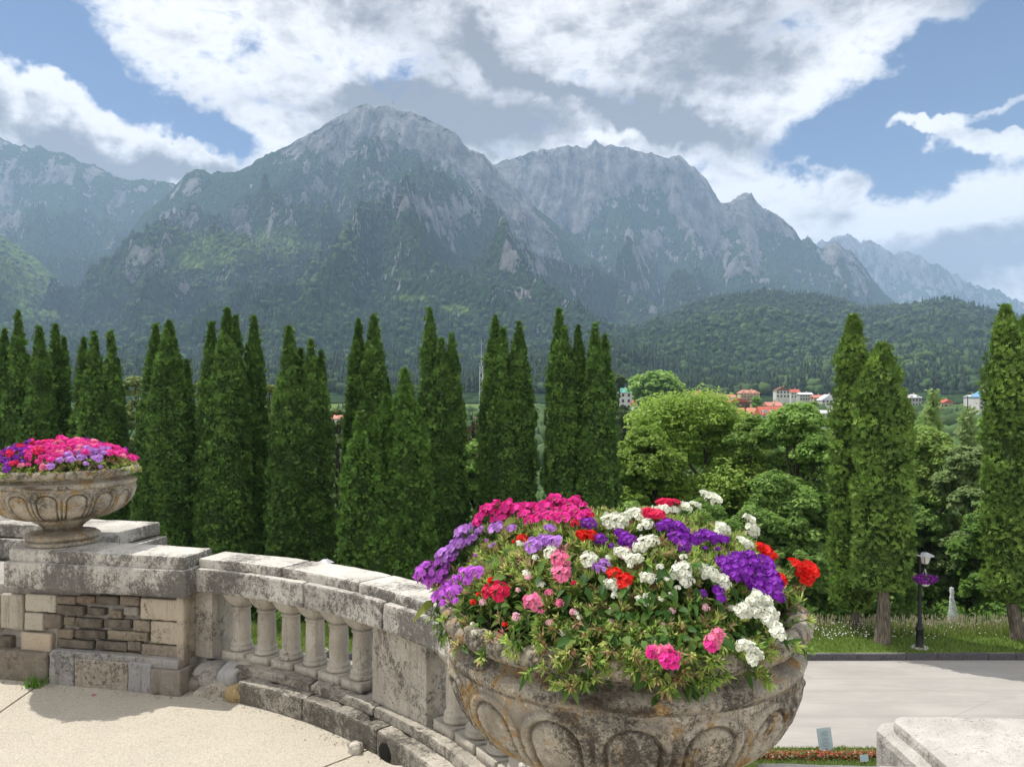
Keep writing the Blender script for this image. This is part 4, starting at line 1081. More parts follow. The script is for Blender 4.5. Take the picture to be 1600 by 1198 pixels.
p = px(752, 640, 260); mast((p.x, 260, float(gz(p.x, 260))), px(752, 572, 260).z - float(gz(p.x, 260)), 1.3, 'white lattice aerial mast beside the three tipped thuja behind the magenta blooms', n=16)
bm = bmesh.new()
D_ = 4300; b0 = px(614, 168, D_)
boxb(bm, (0, 0, -12), 5, 5, 52); boxb(bm, (0, 0, 22), 24, 5, 5); boxb(bm, (0, 0, -14), 14, 14, 12)
bevel(bm, 0.6, 1)
tag(bmobj('summit_cross', bm, HM['grey'], loc=b0), 'tiny metal cross on the summit of the highest mountain', 'cross')
# ================================================================== FOREGROUND STONEWORK
TOPZ = 0.737
def slab(poly, z0, z1, bw=0.014, ml=0.05, amp=0.0028, name='coping', mat=None, parent=None, seg=2):
    bm = bmesh.new(); prism(bm, poly, z0, z1)
    bmesh.ops.recalc_face_normals(bm, faces=bm.faces)
    if bw: bevel(bm, bw, seg)
    rough(bm, ml, amp)
    return bm
def inset(poly, d):
    n = len(poly); out = []
    c = Vector((sum(p[0] for p in poly) / n, sum(p[1] for p in poly) / n))
    for i in range(n):
        p0, p1, p2 = Vector(poly[i - 1]), Vector(poly[i]), Vector(poly[(i + 1) % n])
        e1 = (p1 - p0).normalized(); e2 = (p2 - p1).normalized()
        n1 = Vector((-e1.y, e1.x)); n2 = Vector((-e2.y, e2.x))
        if n1.dot(c - p0) < 0 and n2.dot(c - p1) < 0: n1, n2 = -n1, -n2
        k = (n1 + n2); k = k / max(0.3, 1 + n1.dot(n2))
        out.append((p1.x + k.x * d, p1.y + k.y * d))
    return out
def merge_bms(bms):
    out = bmesh.new()
    for b in bms:
        me = bpy.data.meshes.new('t'); b.to_mesh(me); b.free(); out.from_mesh(me); bpy.data.meshes.remove(me)
    return out

# ---- far pedestal -------------------------------------------------
FL, FR = Vector((-2.885, 4.535)), Vector((-1.748, 4.285))
dF = (FR - FL).normalized(); nF = Vector((-dF.y, dF.x))      # nF points away from the viewer
BR_ = Vector((-1.69, 4.60))
ped = empty('pedestal', (-2.3, 4.6, 0), 'far stone pedestal with a coping slab over patched rubble, carrying the smaller looking urn', 'pedestal')
def loc(bm, o):
    bmesh.ops.translate(bm, verts=bm.verts, vec=-Vector(o.location)); return bm
poly = [tuple(FL), tuple(FR), tuple(BR_), (-2.42, 4.80), (-2.47, 5.16), (-2.98, 5.24)]
b1 = slab(poly, 0.518, 0.668, 0.016); b2 = slab(inset(poly, 0.022), 0.660, TOPZ, 0.014)
bmobj('coping', loc(merge_bms([b1, b2]), ped), M['coping'], ped)
# wall body and facing stones
wf0 = FL + dF * 0.03 + nF * 0.055; wf1 = FR - dF * 0.045 + nF * 0.055
wallp = [tuple(wf0 + nF * .02 - dF * 3.0), tuple(wf1 + nF * .02), (BR_.x - 0.055, BR_.y - 0.03), (-2.47, 4.74), (-2.52, 5.10), tuple(wf0 + nF * .5 - dF * 3.0)]
bm = bmesh.new(); prism(bm, wallp, 0.0, 0.519); rough(bm, 0.06, 0.003)
M['mortar'] = stone_mat('grey_mortar', (0.40, 0.375, 0.34), (0.27, 0.25, 0.225), (0.07, 0.065, 0.06), 0.3)
bmobj('wall_core', loc(bm, ped), M['mortar'], ped)
def on_wall(xc, yc):
    """closeup pixel (4x, origin 0,900) -> position along the wall face and height"""
    u, v = xc / 4.0, 900 + yc / 4.0
    d = Vector(((u - U0) / FPX, 1.0))
    # solve wf0 + s*dF = t*d
    A = np.array([[dF.x, -d.x], [dF.y, -d.y]]); s, t = np.linalg.solve(A, [-wf0.x, -wf0.y])
    return s, EYE + (V0 - v) / FPX * t
TAN, DK, BR, GY_ = (0.41, 0.375, 0.31), (0.10, 0.085, 0.07), (0.24, 0.19, 0.14), (0.33, 0.31, 0.28)
stones = [(15, 110, 150, 325, TAN), (170, 110, 358, 220, TAN), (165, 225, 280, 335, TAN), (145, 350, 330, 510, (0.42, 0.35, 0.26)), (890, 140, 1158, 272, (0.46, 0.40, 0.31)), (950, 282, 1158, 420, (0.42, 0.36, 0.28)),
          (890, 428, 1158, 552, (0.38, 0.32, 0.25)), (0, 370, 82, 495, DK), (-90, 110, 5, 220, TAN), (-90, 230, 5, 340, TAN),
          (365, 122, 480, 172, BR), (487, 120, 600, 168, (.17, .11, .08)), (608, 122, 745, 178, DK), (755, 124, 872, 182, (.26, .21, .16)), (365, 180, 530, 240, DK), (555, 196, 663, 242, DK), (690, 210, 768, 260, BR), (782, 190, 868, 242, GY_),
          (285, 232, 388, 322, (.17, .14, .11)), (405, 252, 470, 305, (.22, .19, .13)), (478, 262, 640, 320, DK), (655, 268, 820, 322, (.13, .115, .1)), (838, 275, 942, 345, (.30, .25, .19)), (365, 330, 460, 385, BR), (480, 335, 665, 386, DK), (682, 342, 928, 398, (.36, .30, .22)),
          (362, 394, 585, 448, DK), (605, 404, 798, 462, (.13, .12, .10)), (806, 404, 886, 462, (.2, .17, .14)), (365, 458, 484, 506, DK), (510, 466, 630, 522, DK), (640, 472, 872, 546, (.31, .25, .18))]
Vs = []; cs = []; bms = bmesh.new(); cl = bms.loops.layers.color.new('x') if False else None
cols_acc = []
def facing(s0, s1, z0, z1, proud, colr, acc):
    bm = bmesh.new()
    a = wf0 + dF * s0; b = wf0 + dF * s1
    pl = [tuple(a - nF * proud), tuple(b - nF * proud), tuple(b + nF * .04), tuple(a + nF * .04)]
    prism(bm, pl, z0, z1); bmesh.ops.recalc_face_normals(bm, faces=bm.faces)
    bevel(bm, min(0.009, abs(z1 - z0) * .25), 2); rough(bm, 0.03, 0.0035, 14)
    V = np.array([v.co[:] for v in bm.verts]); bmesh.ops.triangulate(bm, faces=bm.faces)
    bm.verts.index_update(); F = np.array([[v.index for v in f.verts] for f in bm.faces]); V = np.array([v.co[:] for v in bm.verts]); bm.free()
    acc.append((V, F, np.tile(colr, (len(V), 1))))
def pack(acc, name, mat, parent, smooth=True):
    off = 0; Vs, Fs, Cs = [], [], []
    for V, F, c in acc: Vs.append(V); Fs.append(F + off); Cs.append(c); off += len(V)
    V = np.concatenate(Vs) - np.array(parent.location); return npmesh(name, V, np.concatenate(Fs), mat, parent, np.concatenate(Cs), smooth)
acc = []
for (x0, y0, x1, y1, c) in stones:
    sA, zA = on_wall(x0, y1); sB, zB = on_wall(x1, y1); _, zC = on_wall(x0, y0); _, zD = on_wall(x1, y0)
    light = sum(c) > 1.0
    if not light: c = tuple(q * .62 for q in c)
    facing(sA, sB, (zA + zB) / 2, min(0.514, (zC + zD) / 2), 0.016 if light else 0.010 + random.uniform(0, .006), np.array(c) * random.uniform(.9, 1.1), acc)
pack(acc, 'facing_stone', M['rubble'], ped)
# return face quoins
acc = []
dR = (BR_ - FR).normalized(); w1 = wf1
for (z0, z1, c) in ((0.165, 0.275, (.36, .31, .25)), (0.28, 0.40, (.40, .34, .27)), (0.405, 0.515, (.44, .38, .3))):
    bm = bmesh.new(); a = w1 - nF * .016; b = a + dR * 0.27; o = Vector((dR.y, -dR.x)) * 0.0
    pl = [tuple(a - dF * .04), tuple(a + dF * .004), tuple(b + dF * .004), tuple(b - dF * .04)]
    prism(bm, pl, z0, z1); bmesh.ops.recalc_face_normals(bm, faces=bm.faces); bevel(bm, .008, 2); rough(bm, .03, .003, 14)
    bmesh.ops.triangulate(bm, faces=bm.faces); bm.verts.index_update()
    V = np.array([v.co[:] for v in bm.verts]); F = np.array([[v.index for v in f.verts] for f in bm.faces]); bm.free(); acc.append((V, F, np.tile(c, (len(V), 1))))
pack(acc, 'quoin', M['rubble'], ped)
# plinth course
acc = []
for (x0, x1, pr, c, zt) in ((-200, 345, .055, (.15, .13, .105), .165), (360, 510, .062, (.30, .295, .29), .175), (515, 842, .060, (.36, .32, .26), .15), (848, 990, .064, (.31, .31, .32), .158), (994, 1180, .075, (.22, .20, .17), .135)):
    sA, _ = on_wall(x0, 680); sB, _ = on_wall(x1, 700)
    facing(sA, sB, -0.01, zt, pr, c, acc)
facing(on_wall(360, 560)[0], on_wall(1150, 560)[0], 0.13, 0.185, 0.05, (.29, .285, .28), acc)
pack(acc, 'plinth', M['rubble'], ped)

# ---- back parapet behind the far pedestal ---------------------------
bp = empty('parapet', (-3.4, 5.4, 0), 'low parapet with a flat pale slab running left behind the far urn', 'parapet')
poly = [(-2.52, 4.86), (-2.40, 5.46), (-5.6, 6.25), (-5.6, 5.9), (-3.3, 5.34), (-3.06, 5.30), (-2.99, 5.05)]
b1 = slab(poly, 0.662, 0.748, 0.012, 0.07); b2 = slab([(p[0] + .045 * (1 if p[0] > -2.6 else 0), p[1] - .02) for p in inset(poly, -0.012)], 0.52, 0.655, 0.014, 0.07)
bmobj('coping', loc(merge_bms([b1, b2]), bp), M['coping'], bp)
bm = bmesh.new(); prism(bm, inset(poly, 0.05), -0.3, 0.522); rough(bm, .09, .004)
bmobj('wall', loc(bm, bp), M['pier'], bp)

# ---- curved balustrade ----------------------------------------------
bal = empty('balustrade', (CX, CY, 0), 'curved stone balustrade sweeping from the far pedestal to the near urn', 'balustrade')
def arc_block(r0, r1, z0, z1, a0, a1, bw=0.012, ml=0.05, amp=0.003, freq=9, chip=0.0):
    n = max(2, int(abs(a1 - a0) / 2.2)); bm = bmesh.new()
    aa = [a0 + (a1 - a0) * i / n for i in range(n + 1)]
    rings = []
    for a in aa:
        c, s = math.cos(R(a)), math.sin(R(a))
        rings.append([bm.verts.new((r * c, r * s, z)) for r, z in ((r0, z0), (r1, z0), (r1, z1), (r0, z1))])
    for i in range(n):
        for k in range(4): bm.faces.new((rings[i][k], rings[i][(k + 1) % 4], rings[i + 1][(k + 1) % 4], rings[i + 1][k]))
    bm.faces.new(rings[0]); bm.faces.new(rings[-1][::-1])
    bmesh.ops.recalc_face_normals(bm, faces=bm.faces)
    if bw: bevel(bm, bw, 2)
    rough(bm, ml, amp, freq)
    if chip:
        for v in bm.verts:
            q = mnoise.noise(v.co * 11 + Vector((3, 1, 5)))
            if q > 0.22 and v.co.z > z1 - 0.04: v.co.z -= (q - 0.22) * chip
    return bm
secs = [71.2, 56.2, 44.5, 30.5, 14.0]
for i in range(4):
    g_ = 0.10
    b = arc_block(2.95, 3.22, 0.530, 0.658, secs[i] - g_, secs[i + 1] + g_)
    bmobj('coping', b, M['coping'], bal)
us_ = [71.2, 60.0, 49.0, 36.0, 24, 14.0]
for i in range(5):
    b = arc_block(2.985, 3.205, 0.650, 0.708, us_[i] - .1, us_[i + 1] + .1)
    bmobj('coping', b, M['coping'], bal)
ks = [64.0, 54.8, 43.4, 32.5, 22.0, 12.0]
for i in range(5):
    b = arc_block(2.88, 3.3, -0.01, 0.113, ks[i] - .1, ks[i + 1] + .1, 0.012, 0.045, 0.0045, chip=.08)
    if i == 2:   # drain hole through the kerb
        pass
    bmobj('kerb', b, M['kerb'], bal)
us_ = [66.0, 55.4, 46.0, 30.0, 12.0]
for i in range(4):
    bmobj('kerb', arc_block(2.955, 3.28, 0.11, 0.162, us_[i] - .1, us_[i + 1] + .1, 0.010, 0.045, 0.004, chip=.05), M['kerb'], bal)
# broken stones and mortar lumps at the foot of the pedestal
def lump(c, s, name, mat, parent, seed, colr=None, flat_=0.8):
    V, F = icos(3)
    sd = np.array([[mnoise.noise(Vector(v) * 1.3 + Vector((seed, 0, 0))) * .35 + mnoise.noise(Vector(v) * 4 + Vector((seed, 3, 0))) * .12] for v in V])
    Q = np.sign(V) * np.abs(V) ** 0.62
    V = Q * (1 + sd) * np.array(s) + np.array(c)
    return npmesh(name, V - np.array(parent.location if parent else (0, 0, 0)), F, mat, parent, None if colr is None else np.tile(colr, (len(V), 1)), True)
for i, (a, r, z, s, c) in enumerate([(69.6, 3.02, .06, (.085, .10, .075), (.33, .31, .29)), (66.6, 3.0, .095, (.07, .08, .065), (.35, .36, .37)), (67.4, 2.93, .02, (.07, .05, .05), (.42, .38, .31)), (64.4, 2.925, .035, (.065, .05, .05), (.36, .26, .11)), (71.0, 2.98, .03, (.07, .07, .05), (.26, .24, .22)), (69.0, 2.9, .0, (.05, .04, .03), (.4, .37, .3)), (65.6, 3.04, .13, (.08, .07, .045), (.36, .33, .28))]):
    lump((CX + r * math.cos(R(a)), CY + r * math.sin(R(a)), z), s, 'foundation_stone', M['rubble'], bal, i * 3.7, c)
# end blocks
def pier(a0, a1, r0, r1): return arc_block(r0, r1, 0.158, 0.534, a0, a1, 0.006, 0.06, 0.0018)
bmobj('pier_block', pier(72.4, 69.6, 3.0, 3.2), M['pier'], bal)
def flat_pier(a0, a1):
    bm = bmesh.new()
    p0, p1 = Vector(arc(3.0, a0)), Vector(arc(3.0, a1)); n = Vector((p1.y - p0.y, p0.x - p1.x)).normalized()
    if n.dot(Vector((CX, CY)) - p0) > 0: n = -n
    prism(bm, [tuple(p0), tuple(p1), tuple(p1 + n * .2), tuple(p0 + n * .2)], .158, .536)
    bmesh.ops.recalc_face_normals(bm, faces=bm.faces); bevel(bm, .007, 2); rough(bm, .06, .0018)
    return loc(bm, bal)
bmobj('pier_block', flat_pier(47.3, 39.2), M['pier'], bal)
# balusters
def baluster_mesh():
    rngb = random.Random(3)
    bms = []
    bm = bmesh.new(); boxb(bm, (0, 0, 0), .150, .150, .046); bevel(bm, .004, 2); rough(bm, .03, .0012); bms.append(bm)
    prof = [(.045, .046), (.062, .047), (.064, .056), (.061, .066), (.055, .069), (.058, .074), (.059, .083), (.055, .090), (.0485, .094), (.049, .105), (.0495, .14), (.0495, .18), (.0485, .22), (.047, .255), (.0455, .272), (.0525, .275), (.054, .280), (.0525, .285), (.044, .287), (.0435, .294), (.03, .295)]
    V, F = lathe(prof, 32); bm = bmesh.new(); vs = [bm.verts.new(v) for v in V]; [bm.faces.new([vs[i] for i in f]) for f in F]
    bms.append(bm)
    # cushion capital: square above, round below
    bm = bmesh.new(); n = 32; rings = []
    for (k, r, z) in ((0.0, .046, .292), (.25, .056, .300), (.55, .066, .318), (.85, .0735, .340), (1.0, .0745, .350), (1.0, .0745, .375)):
        ring = []
        for i in range(n):
            th = 2 * math.pi * (i + .5) / n; c, s = math.cos(th), math.sin(th)
            sq = 1 / max(abs(c), abs(s)); q = 1 + (sq - 1) * k
            ring.append(bm.verts.new((r * c * q, r * s * q, z)))
        rings.append(ring)
    for a, b in zip(rings[:-1], rings[1:]):
        for i in range(n): bm.faces.new((a[i], a[(i + 1) % n], b[(i + 1) % n], b[i]))
    bm.faces.new(rings[0][::-1]); bm.faces.new(rings[-1]); bms.append(bm)
    # small abacus under the rail
    bm = merge_bms(bms); bmesh.ops.recalc_face_normals(bm, faces=bm.faces)
    me = bpy.data.meshes.new('baluster'); bm.to_mesh(me); bm.free()
    for p in me.polygons: p.use_smooth = abs(p.normal.z) < .98 and p.area < .0006
    me.materials.append(M['baluster'])
    return me
bme = baluster_mesh()
for i, a in enumerate([67.1 - 3.28 * k for k in range(6)] + [37.0, 33.7, 30.4, 27.1, 23.8]):
    o = bpy.data.objects.new('baluster', bme); COL.objects.link(o); o.parent = bal
    o.location = (3.085 * math.cos(R(a)), 3.085 * math.sin(R(a)), 0.159); o.rotation_euler = (0, 0, R(a))

# ---- near pedestal, low link wall, right block -----------------------
UN = Vector((0.267, 1.96))
UZ = 0.595
US = 1.04
USZ = 1.10
p2 = empty('pedestal', (UN.x, UN.y, 0), 'near stone pedestal hidden under the big urn', 'pedestal')
bm = merge_bms([slab([(-.28, -.26), (.34, -.26), (.34, .28), (-.28, .28)], .42, .55, .014), slab([(-.25, -.23), (.31, -.23), (.31, .25), (-.25, .25)], .545, UZ, .012)])
bmobj('coping', bm, M['coping'], p2)
bm = bmesh.new(); prism(bm, [(-.23, -.21), (.29, -.21), (.29, .23), (-.23, .23)], -.01, .422); rough(bm, .08, .003)
bmobj('wall', bm, M['pier'], p2)
lk = empty('link_parapet', (.8, 1.8, 0), 'low stone rail whose grey top just shows between the near urn and the corner block', 'parapet')
bmobj('coping', loc(slab([(.60, 1.60), (1.02, 1.60), (1.02, 1.958), (.60, 1.975)], .55, .700, .014), lk), M['block'], lk)
bm = bmesh.new(); prism(bm, [(.59, 1.66), (1.02, 1.66), (1.02, 1.90), (.59, 1.90)], -.01, .552)
bmobj('wall', loc(bm, lk), M['pier'], lk)
rb = empty('corner_block', (1.4, 1.9, 0), 'pale grey stone block with a stepped edge in the bottom right corner', 'stone block')
lo_ = [(1.022, 1.35), (1.022, 2.25), (1.06, 2.31), (2.9, 2.20), (2.9, 1.35)]
b1 = slab(lo_, .50, .668, .02, .05, .0032); b2 = slab([(1.062, 1.40), (1.062, 2.23), (1.09, 2.27), (2.85, 2.155), (2.85, 1.40)], .640, .700, .016, .05, .0032)
bmobj('coping', loc(merge_bms([b1, b2]), rb), M['block'], rb)
bm = bmesh.new(); prism(bm, [(1.07, 1.4), (1.07, 2.22), (2.85, 2.12), (2.85, 1.4)], -.2, .505)
bmobj('wall', loc(bm, rb), M['pier'], rb)

# drain opening and rubble beside it
dr = empty('drain_hole', (0, 0, 0), 'dark drain opening broken through the kerb at the bottom of the photo', 'drain')
ad = 42.0
dp = Vector(arc(2.880, ad))
dr.location = (dp.x, dp.y, 0)
V, F = icos(3); V = V * np.array([.007, .050, .052]) * (1 + .12 * fbm(V[:, 0:1] * 5, V[:, 1:2] * 5 + V[:, 2:3] * 5, 3, 4))
c, s = math.cos(R(ad)), math.sin(R(ad)); V = np.stack([V[:, 0] * c - V[:, 1] * s, V[:, 0] * s + V[:, 1] * c, V[:, 2] + .028], -1)
M['hole'] = simple('drain_shade_black', (0.006, 0.006, 0.005), 0.9)  # black colour of the lump stands in for the shade inside the hole
npmesh('opening', V, F, M['hole'], dr, None, True)
lump((*arc(2.83, 45.2), .012), (.032, .028, .03), 'rim_stone', M['pier'], dr, 5.5)
lump((*arc(2.85, 39.3), .006), (.045, .035, .022), 'rim_stone', M['pier'], dr, 9.5)
lump((*arc(2.86, 46.2), .0), (.03, .03, .02), 'rim_stone', M['mortar'], dr, 12.5)
# grit and leaf bits along the foot of the wall
rng = np.random.default_rng(6)
n = 420; LV = []; LC = []
for i in range(n):
    if i % 2: a_ = rng.uniform(20, 68); r_ = 2.875 - abs(rng.normal(0, .035)); q_ = arc(r_, a_)
    else: t_ = rng.uniform(-1.5, 1.15); w_ = wf0 + dF * t_ - nF * (.075 + abs(rng.normal(0, .04))); q_ = tuple(w_)
    s_ = rng.uniform(.002, .007); a_ = rng.uniform(0, 6.28); c_, d_ = math.cos(a_) * s_, math.sin(a_) * s_
    LV += [(q_[0] - c_, q_[1] - d_, .002), (q_[0] + d_ * .5, q_[1] - c_ * .5, .004), (q_[0] + c_, q_[1] + d_, .003 + s_ * .4), (q_[0] - d_ * .5, q_[1] + c_ * .5, .004)]
    LC += [[(.10, .08, .05), (.2, .16, .1), (.06, .05, .04), (.12, .14, .05), (.4, .36, .28)][int(rng.integers(0, 5))]] * 4
tag(npmesh('leaf_litter', np.array(LV), np.arange(4 * n).reshape(-1, 4), M['leaf'], col=np.array(LC)), 'bits of grit and dry leaf gathered along the foot of the wall', 'litter', kind='stuff')
# weed in the joint, fallen petals
rng = np.random.default_rng(2)
wp = gp(53, 1072)
V, F, c = blades(70, (-.05, .05), (-.03, .03), lambda x, y: np.zeros_like(x), .03, .075, [(.10, .22, .03), (.16, .3, .05)], .006, .5, rng)
tag(npmesh('weed', V, F, M['leaf'], col=c), 'small bright green weed sprouting where the floor joint meets the wall', 'weed').location = (wp[0], wp[1], 0)
def petal_at(u, v, colr, lab, seed):
    x, y = gp(u, v); n = 5; V = []; F = []
    for i in range(n):
        a = 2 * math.pi * i / n + seed; c, s = math.cos(a), math.sin(a); b = len(V)
        V += [(0, 0, .004), (.007 * c - .005 * s, .007 * s + .005 * c, .007), (.014 * c, .014 * s, .005), (.007 * c + .005 * s, .007 * s - .005 * c, .004)]; F.append((b, b + 1, b + 2, b + 3))
    o = npmesh('fallen_bloom', V, F, M['petal'], col=np.tile(colr, (len(V), 1))); o.location = (x, y, 0)
    tag(o, lab, 'petal')
petal_at(146, 1086, (.7, .12, .35), 'pink fallen bloom on the floor in the urn shadow, the left one', 0)
petal_at(211, 1080, (.6, .05, .25), 'dark pink fallen bloom against the pedestal plinth, the right one', 1)

# ================================================================== URNS
def urn_meshes():
    prof = [(.30, .395), (.345, .425), (.372, .447), (.392, .458), (.408, .458), (.418, .449), (.421, .436), (.415, .423), (.402, .414), (.389, .409), (.382, .402), (.3835, .393), (.392, .386), (.404, .381), (.411, .375), (.412, .368), (.408, .361), (.4025, .357), (.403, .352)]
    rim_n = len(prof)
    pts = np.array(prof)
    # rim mesh
    N = 720
    def build(prof, relief, N=N, closed=False):
        # resample the profile finely
        P = np.array(prof); d = np.r_[0, np.cumsum(np.linalg.norm(np.diff(P, axis=0), axis=1))]
        m = max(8, int(d[-1] / 0.0032)); q = np.linspace(0, d[-1], m)
        # smooth (Catmull-like) through linear + blur
        r = np.interp(q, d, P[:, 0]); z = np.interp(q, d, P[:, 1])
        for _ in range(1):
            r[1:-1] = (r[:-2] + 2 * r[1:-1] + r[2:]) / 4; z[1:-1] = (z[:-2] + 2 * z[1:-1] + z[2:]) / 4
        dr = np.gradient(r); dz = np.gradient(z); L = np.hypot(dr, dz); nr = -dz / L; nz_ = dr / L
        th = np.linspace(0, 2 * np.pi, N, endpoint=False)
        TH, Rr = np.meshgrid(th, r); _, Zz = np.meshgrid(th, z); _, NR = np.meshgrid(th, nr); _, NZ = np.meshgrid(th, nz_); _, Q = np.meshgrid(th, q)
        disp = relief(TH, Rr, Zz, Q) + 0.0022 * fbm(TH * 22, Q * 55, 4, 3) + 0.0012 * fbm(TH * 90, Q * 230, 3, 5)
        # periodic blend at the seam
        x = (Rr + disp * NR) * np.cos(TH); y = (Rr + disp * NR) * np.sin(TH); zz = Zz + disp * NZ
        V = np.stack([x, y, zz], -1).reshape(-1, 3)
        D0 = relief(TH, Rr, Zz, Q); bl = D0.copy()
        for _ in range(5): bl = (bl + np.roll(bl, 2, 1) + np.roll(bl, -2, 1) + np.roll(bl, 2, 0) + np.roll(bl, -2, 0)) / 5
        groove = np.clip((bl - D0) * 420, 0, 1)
        # grooves and the concave bands of the profile are coloured darker
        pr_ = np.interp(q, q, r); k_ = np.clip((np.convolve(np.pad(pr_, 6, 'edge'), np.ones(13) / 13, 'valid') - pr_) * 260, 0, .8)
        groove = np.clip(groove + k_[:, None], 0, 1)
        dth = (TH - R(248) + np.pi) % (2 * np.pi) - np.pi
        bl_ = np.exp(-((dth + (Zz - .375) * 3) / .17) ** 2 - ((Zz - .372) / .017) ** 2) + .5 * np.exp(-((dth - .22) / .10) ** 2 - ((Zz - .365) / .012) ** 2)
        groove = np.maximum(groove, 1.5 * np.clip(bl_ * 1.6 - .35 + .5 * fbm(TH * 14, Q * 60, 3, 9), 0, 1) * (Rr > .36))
        idx = np.arange(m * N).reshape(m, N)
        F = np.stack([idx[:-1], np.roll(idx[:-1], -1, 1), np.roll(idx[1:], -1, 1), idx[1:]], -1).reshape(-1, 4)
        build.g = groove.reshape(-1)
        return V, F
    def sstep(x, a, b):
        t = np.clip((x - a) / (b - a), 0, 1); return t * t * (3 - 2 * t)
    def rim_relief(TH, r, z, q):
        # running leaf scroll on the rolled lip
        w = np.exp(-((z - .446) / .020) ** 2) * (r > .35)
        nn = 16; ph = (TH * nn / (2 * np.pi)) % 1.0 - .5
        a = (r - .405) * 20 - (z - .44) * 12        # across the lip, -1..1
        d = np.hypot(ph * 1.7 + 0.25 * a, a * .75)
        leaf = 0.0065 * (1 - sstep(d, .55, .72)) - 0.0045 * np.exp(-((d - .66) / .05) ** 2)
        vein = -0.0035 * np.exp(-((ph * 1.7 + .55 * a + .22 * np.sin(a * 3)) / .06) ** 2) * (d < .6)
        vein2 = -0.0025 * np.exp(-(((d * 2.6) % 1 - .5) / .13) ** 2) * (d < .6)
        return w * (leaf + vein + vein2)
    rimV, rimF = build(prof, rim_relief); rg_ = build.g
    body = [(.403, .353), (.4035, .345), (.402, .325), (.397, .300), (.386, .272), (.368, .242), (.342, .214), (.306, .190), (.262, .172), (.215, .160), (.178, .152), (.160, .149)]
    def body_relief(TH, r, z, q):
        nn = 16; sec = 2 * np.pi / nn
        ph = ((TH / sec) % 1.0) - .5
        # arch panels: outer raised moulding, inner raised tablet
        zz = (.353 - z)                        # depth below the shoulder
        top = .030
        def arch(half, t0):
            # distance outside the arch outline, in panel widths
            yy = (t0 - zz) / .075
            return np.where(yy > 0, np.hypot(ph / half, yy * .9 / (half * 1.5)) - 1, np.abs(ph) / half - 1)
        o1 = arch(.46, .069); o2 = arch(.34, .070)
        rel = 0.0055 * (1 - sstep(np.abs(o1 + .09), .04, .15))
        rel = rel - 0.0058 * (1 - sstep(np.abs(o2), .02, .11))
        rel = rel + 0.0042 * (1 - sstep(o2, -.22, -.03))
        fade = sstep(zz, .004, .016) * (1 - sstep(zz, .185, .2))
        return rel * fade
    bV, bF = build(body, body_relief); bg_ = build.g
    foot = [(.165, .150), (.167, .143), (.150, .132), (.128, .118), (.116, .106), (.108, .096), (.104, .088), (.112, .080), (.150, .074), (.185, .068), (.203, .058), (.208, .046), (.200, .036), (.190, .030), (.196, .024), (.205, .016), (.205, .002), (.0, .0)]
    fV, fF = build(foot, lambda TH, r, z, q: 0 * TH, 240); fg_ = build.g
    me = []
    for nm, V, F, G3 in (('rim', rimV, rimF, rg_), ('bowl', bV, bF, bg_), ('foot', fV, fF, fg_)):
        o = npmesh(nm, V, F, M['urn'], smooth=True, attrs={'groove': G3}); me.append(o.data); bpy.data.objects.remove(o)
    V, F = lathe([(.0, .405), (.2, .404), (.33, .400), (.36, .395)], 48)
    V = [(x, y, z + .01 * mnoise.noise(Vector((x * 12, y * 12, 0)))) for x, y, z in V]
    o = npmesh('soil', V, F, M['soil'], smooth=True); me.append(o.data); bpy.data.objects.remove(o)
    return me
UM = urn_meshes()
def urn(loc_, rz, label, sc=1.0):
    root = empty('urn', loc_, label, 'urn', rz=rz); root.scale = (sc, sc, USZ if sc > 1 else sc)
    for nm, m in zip(('rim', 'bowl', 'foot', 'soil'), UM):
        o = bpy.data.objects.new(nm, m); COL.objects.link(o); o.parent = root
    return root
urn((UN.x, UN.y, UZ), 0.12, 'big weathered stone urn with carved arches filling the bottom of the photo', US)
LU = Vector((-2.665, 4.745))
urn((LU.x, LU.y, TOPZ + .001), 0.5, 'lichened stone urn standing on the far pedestal at the left', 0.975)

# ================================================================== FLOWERS
PC = {'magenta': (0.86, 0.045, 0.36), 'crimson': (0.74, 0.02, 0.10), 'red': (0.80, 0.018, 0.012), 'lilac': (0.58, 0.27, 0.76), 'violet': (0.62, 0.15, 0.76), 'purple': (0.23, 0.012, 0.42), 'white': (0.84, 0.84, 0.76),
      'pink': (0.88, 0.22, 0.40), 'palepink': (0.85, 0.5, 0.58)}
def floret_template():
    V = []; F = []
    for i in range(5):
        a = 2 * math.pi * i / 5; c, s = math.cos(a), math.sin(a)
        def P(x, y, z): return (x * c - y * s, x * s + y * c, z)
        b = len(V)
        V += [P(0, 0, -.15), P(.45, .36, .02), P(.95, .42, .10), P(.86, .0, .02), P(.95, -.42, .10), P(.45, -.36, .02)]
        F += [(b, b + 5, b + 3, b + 1), (b + 1, b + 3, b + 2, b + 2), (b + 5, b + 4, b + 3, b + 3)]
    F = [f if f[2] != f[3] else f for f in F]
    return np.array(V), F
_fv, _ff = floret_template()
FQ = np.array([f for f in _ff if f[2] != f[3]]); FT = np.array([f[:3] for f in _ff if f[2] == f[3]])
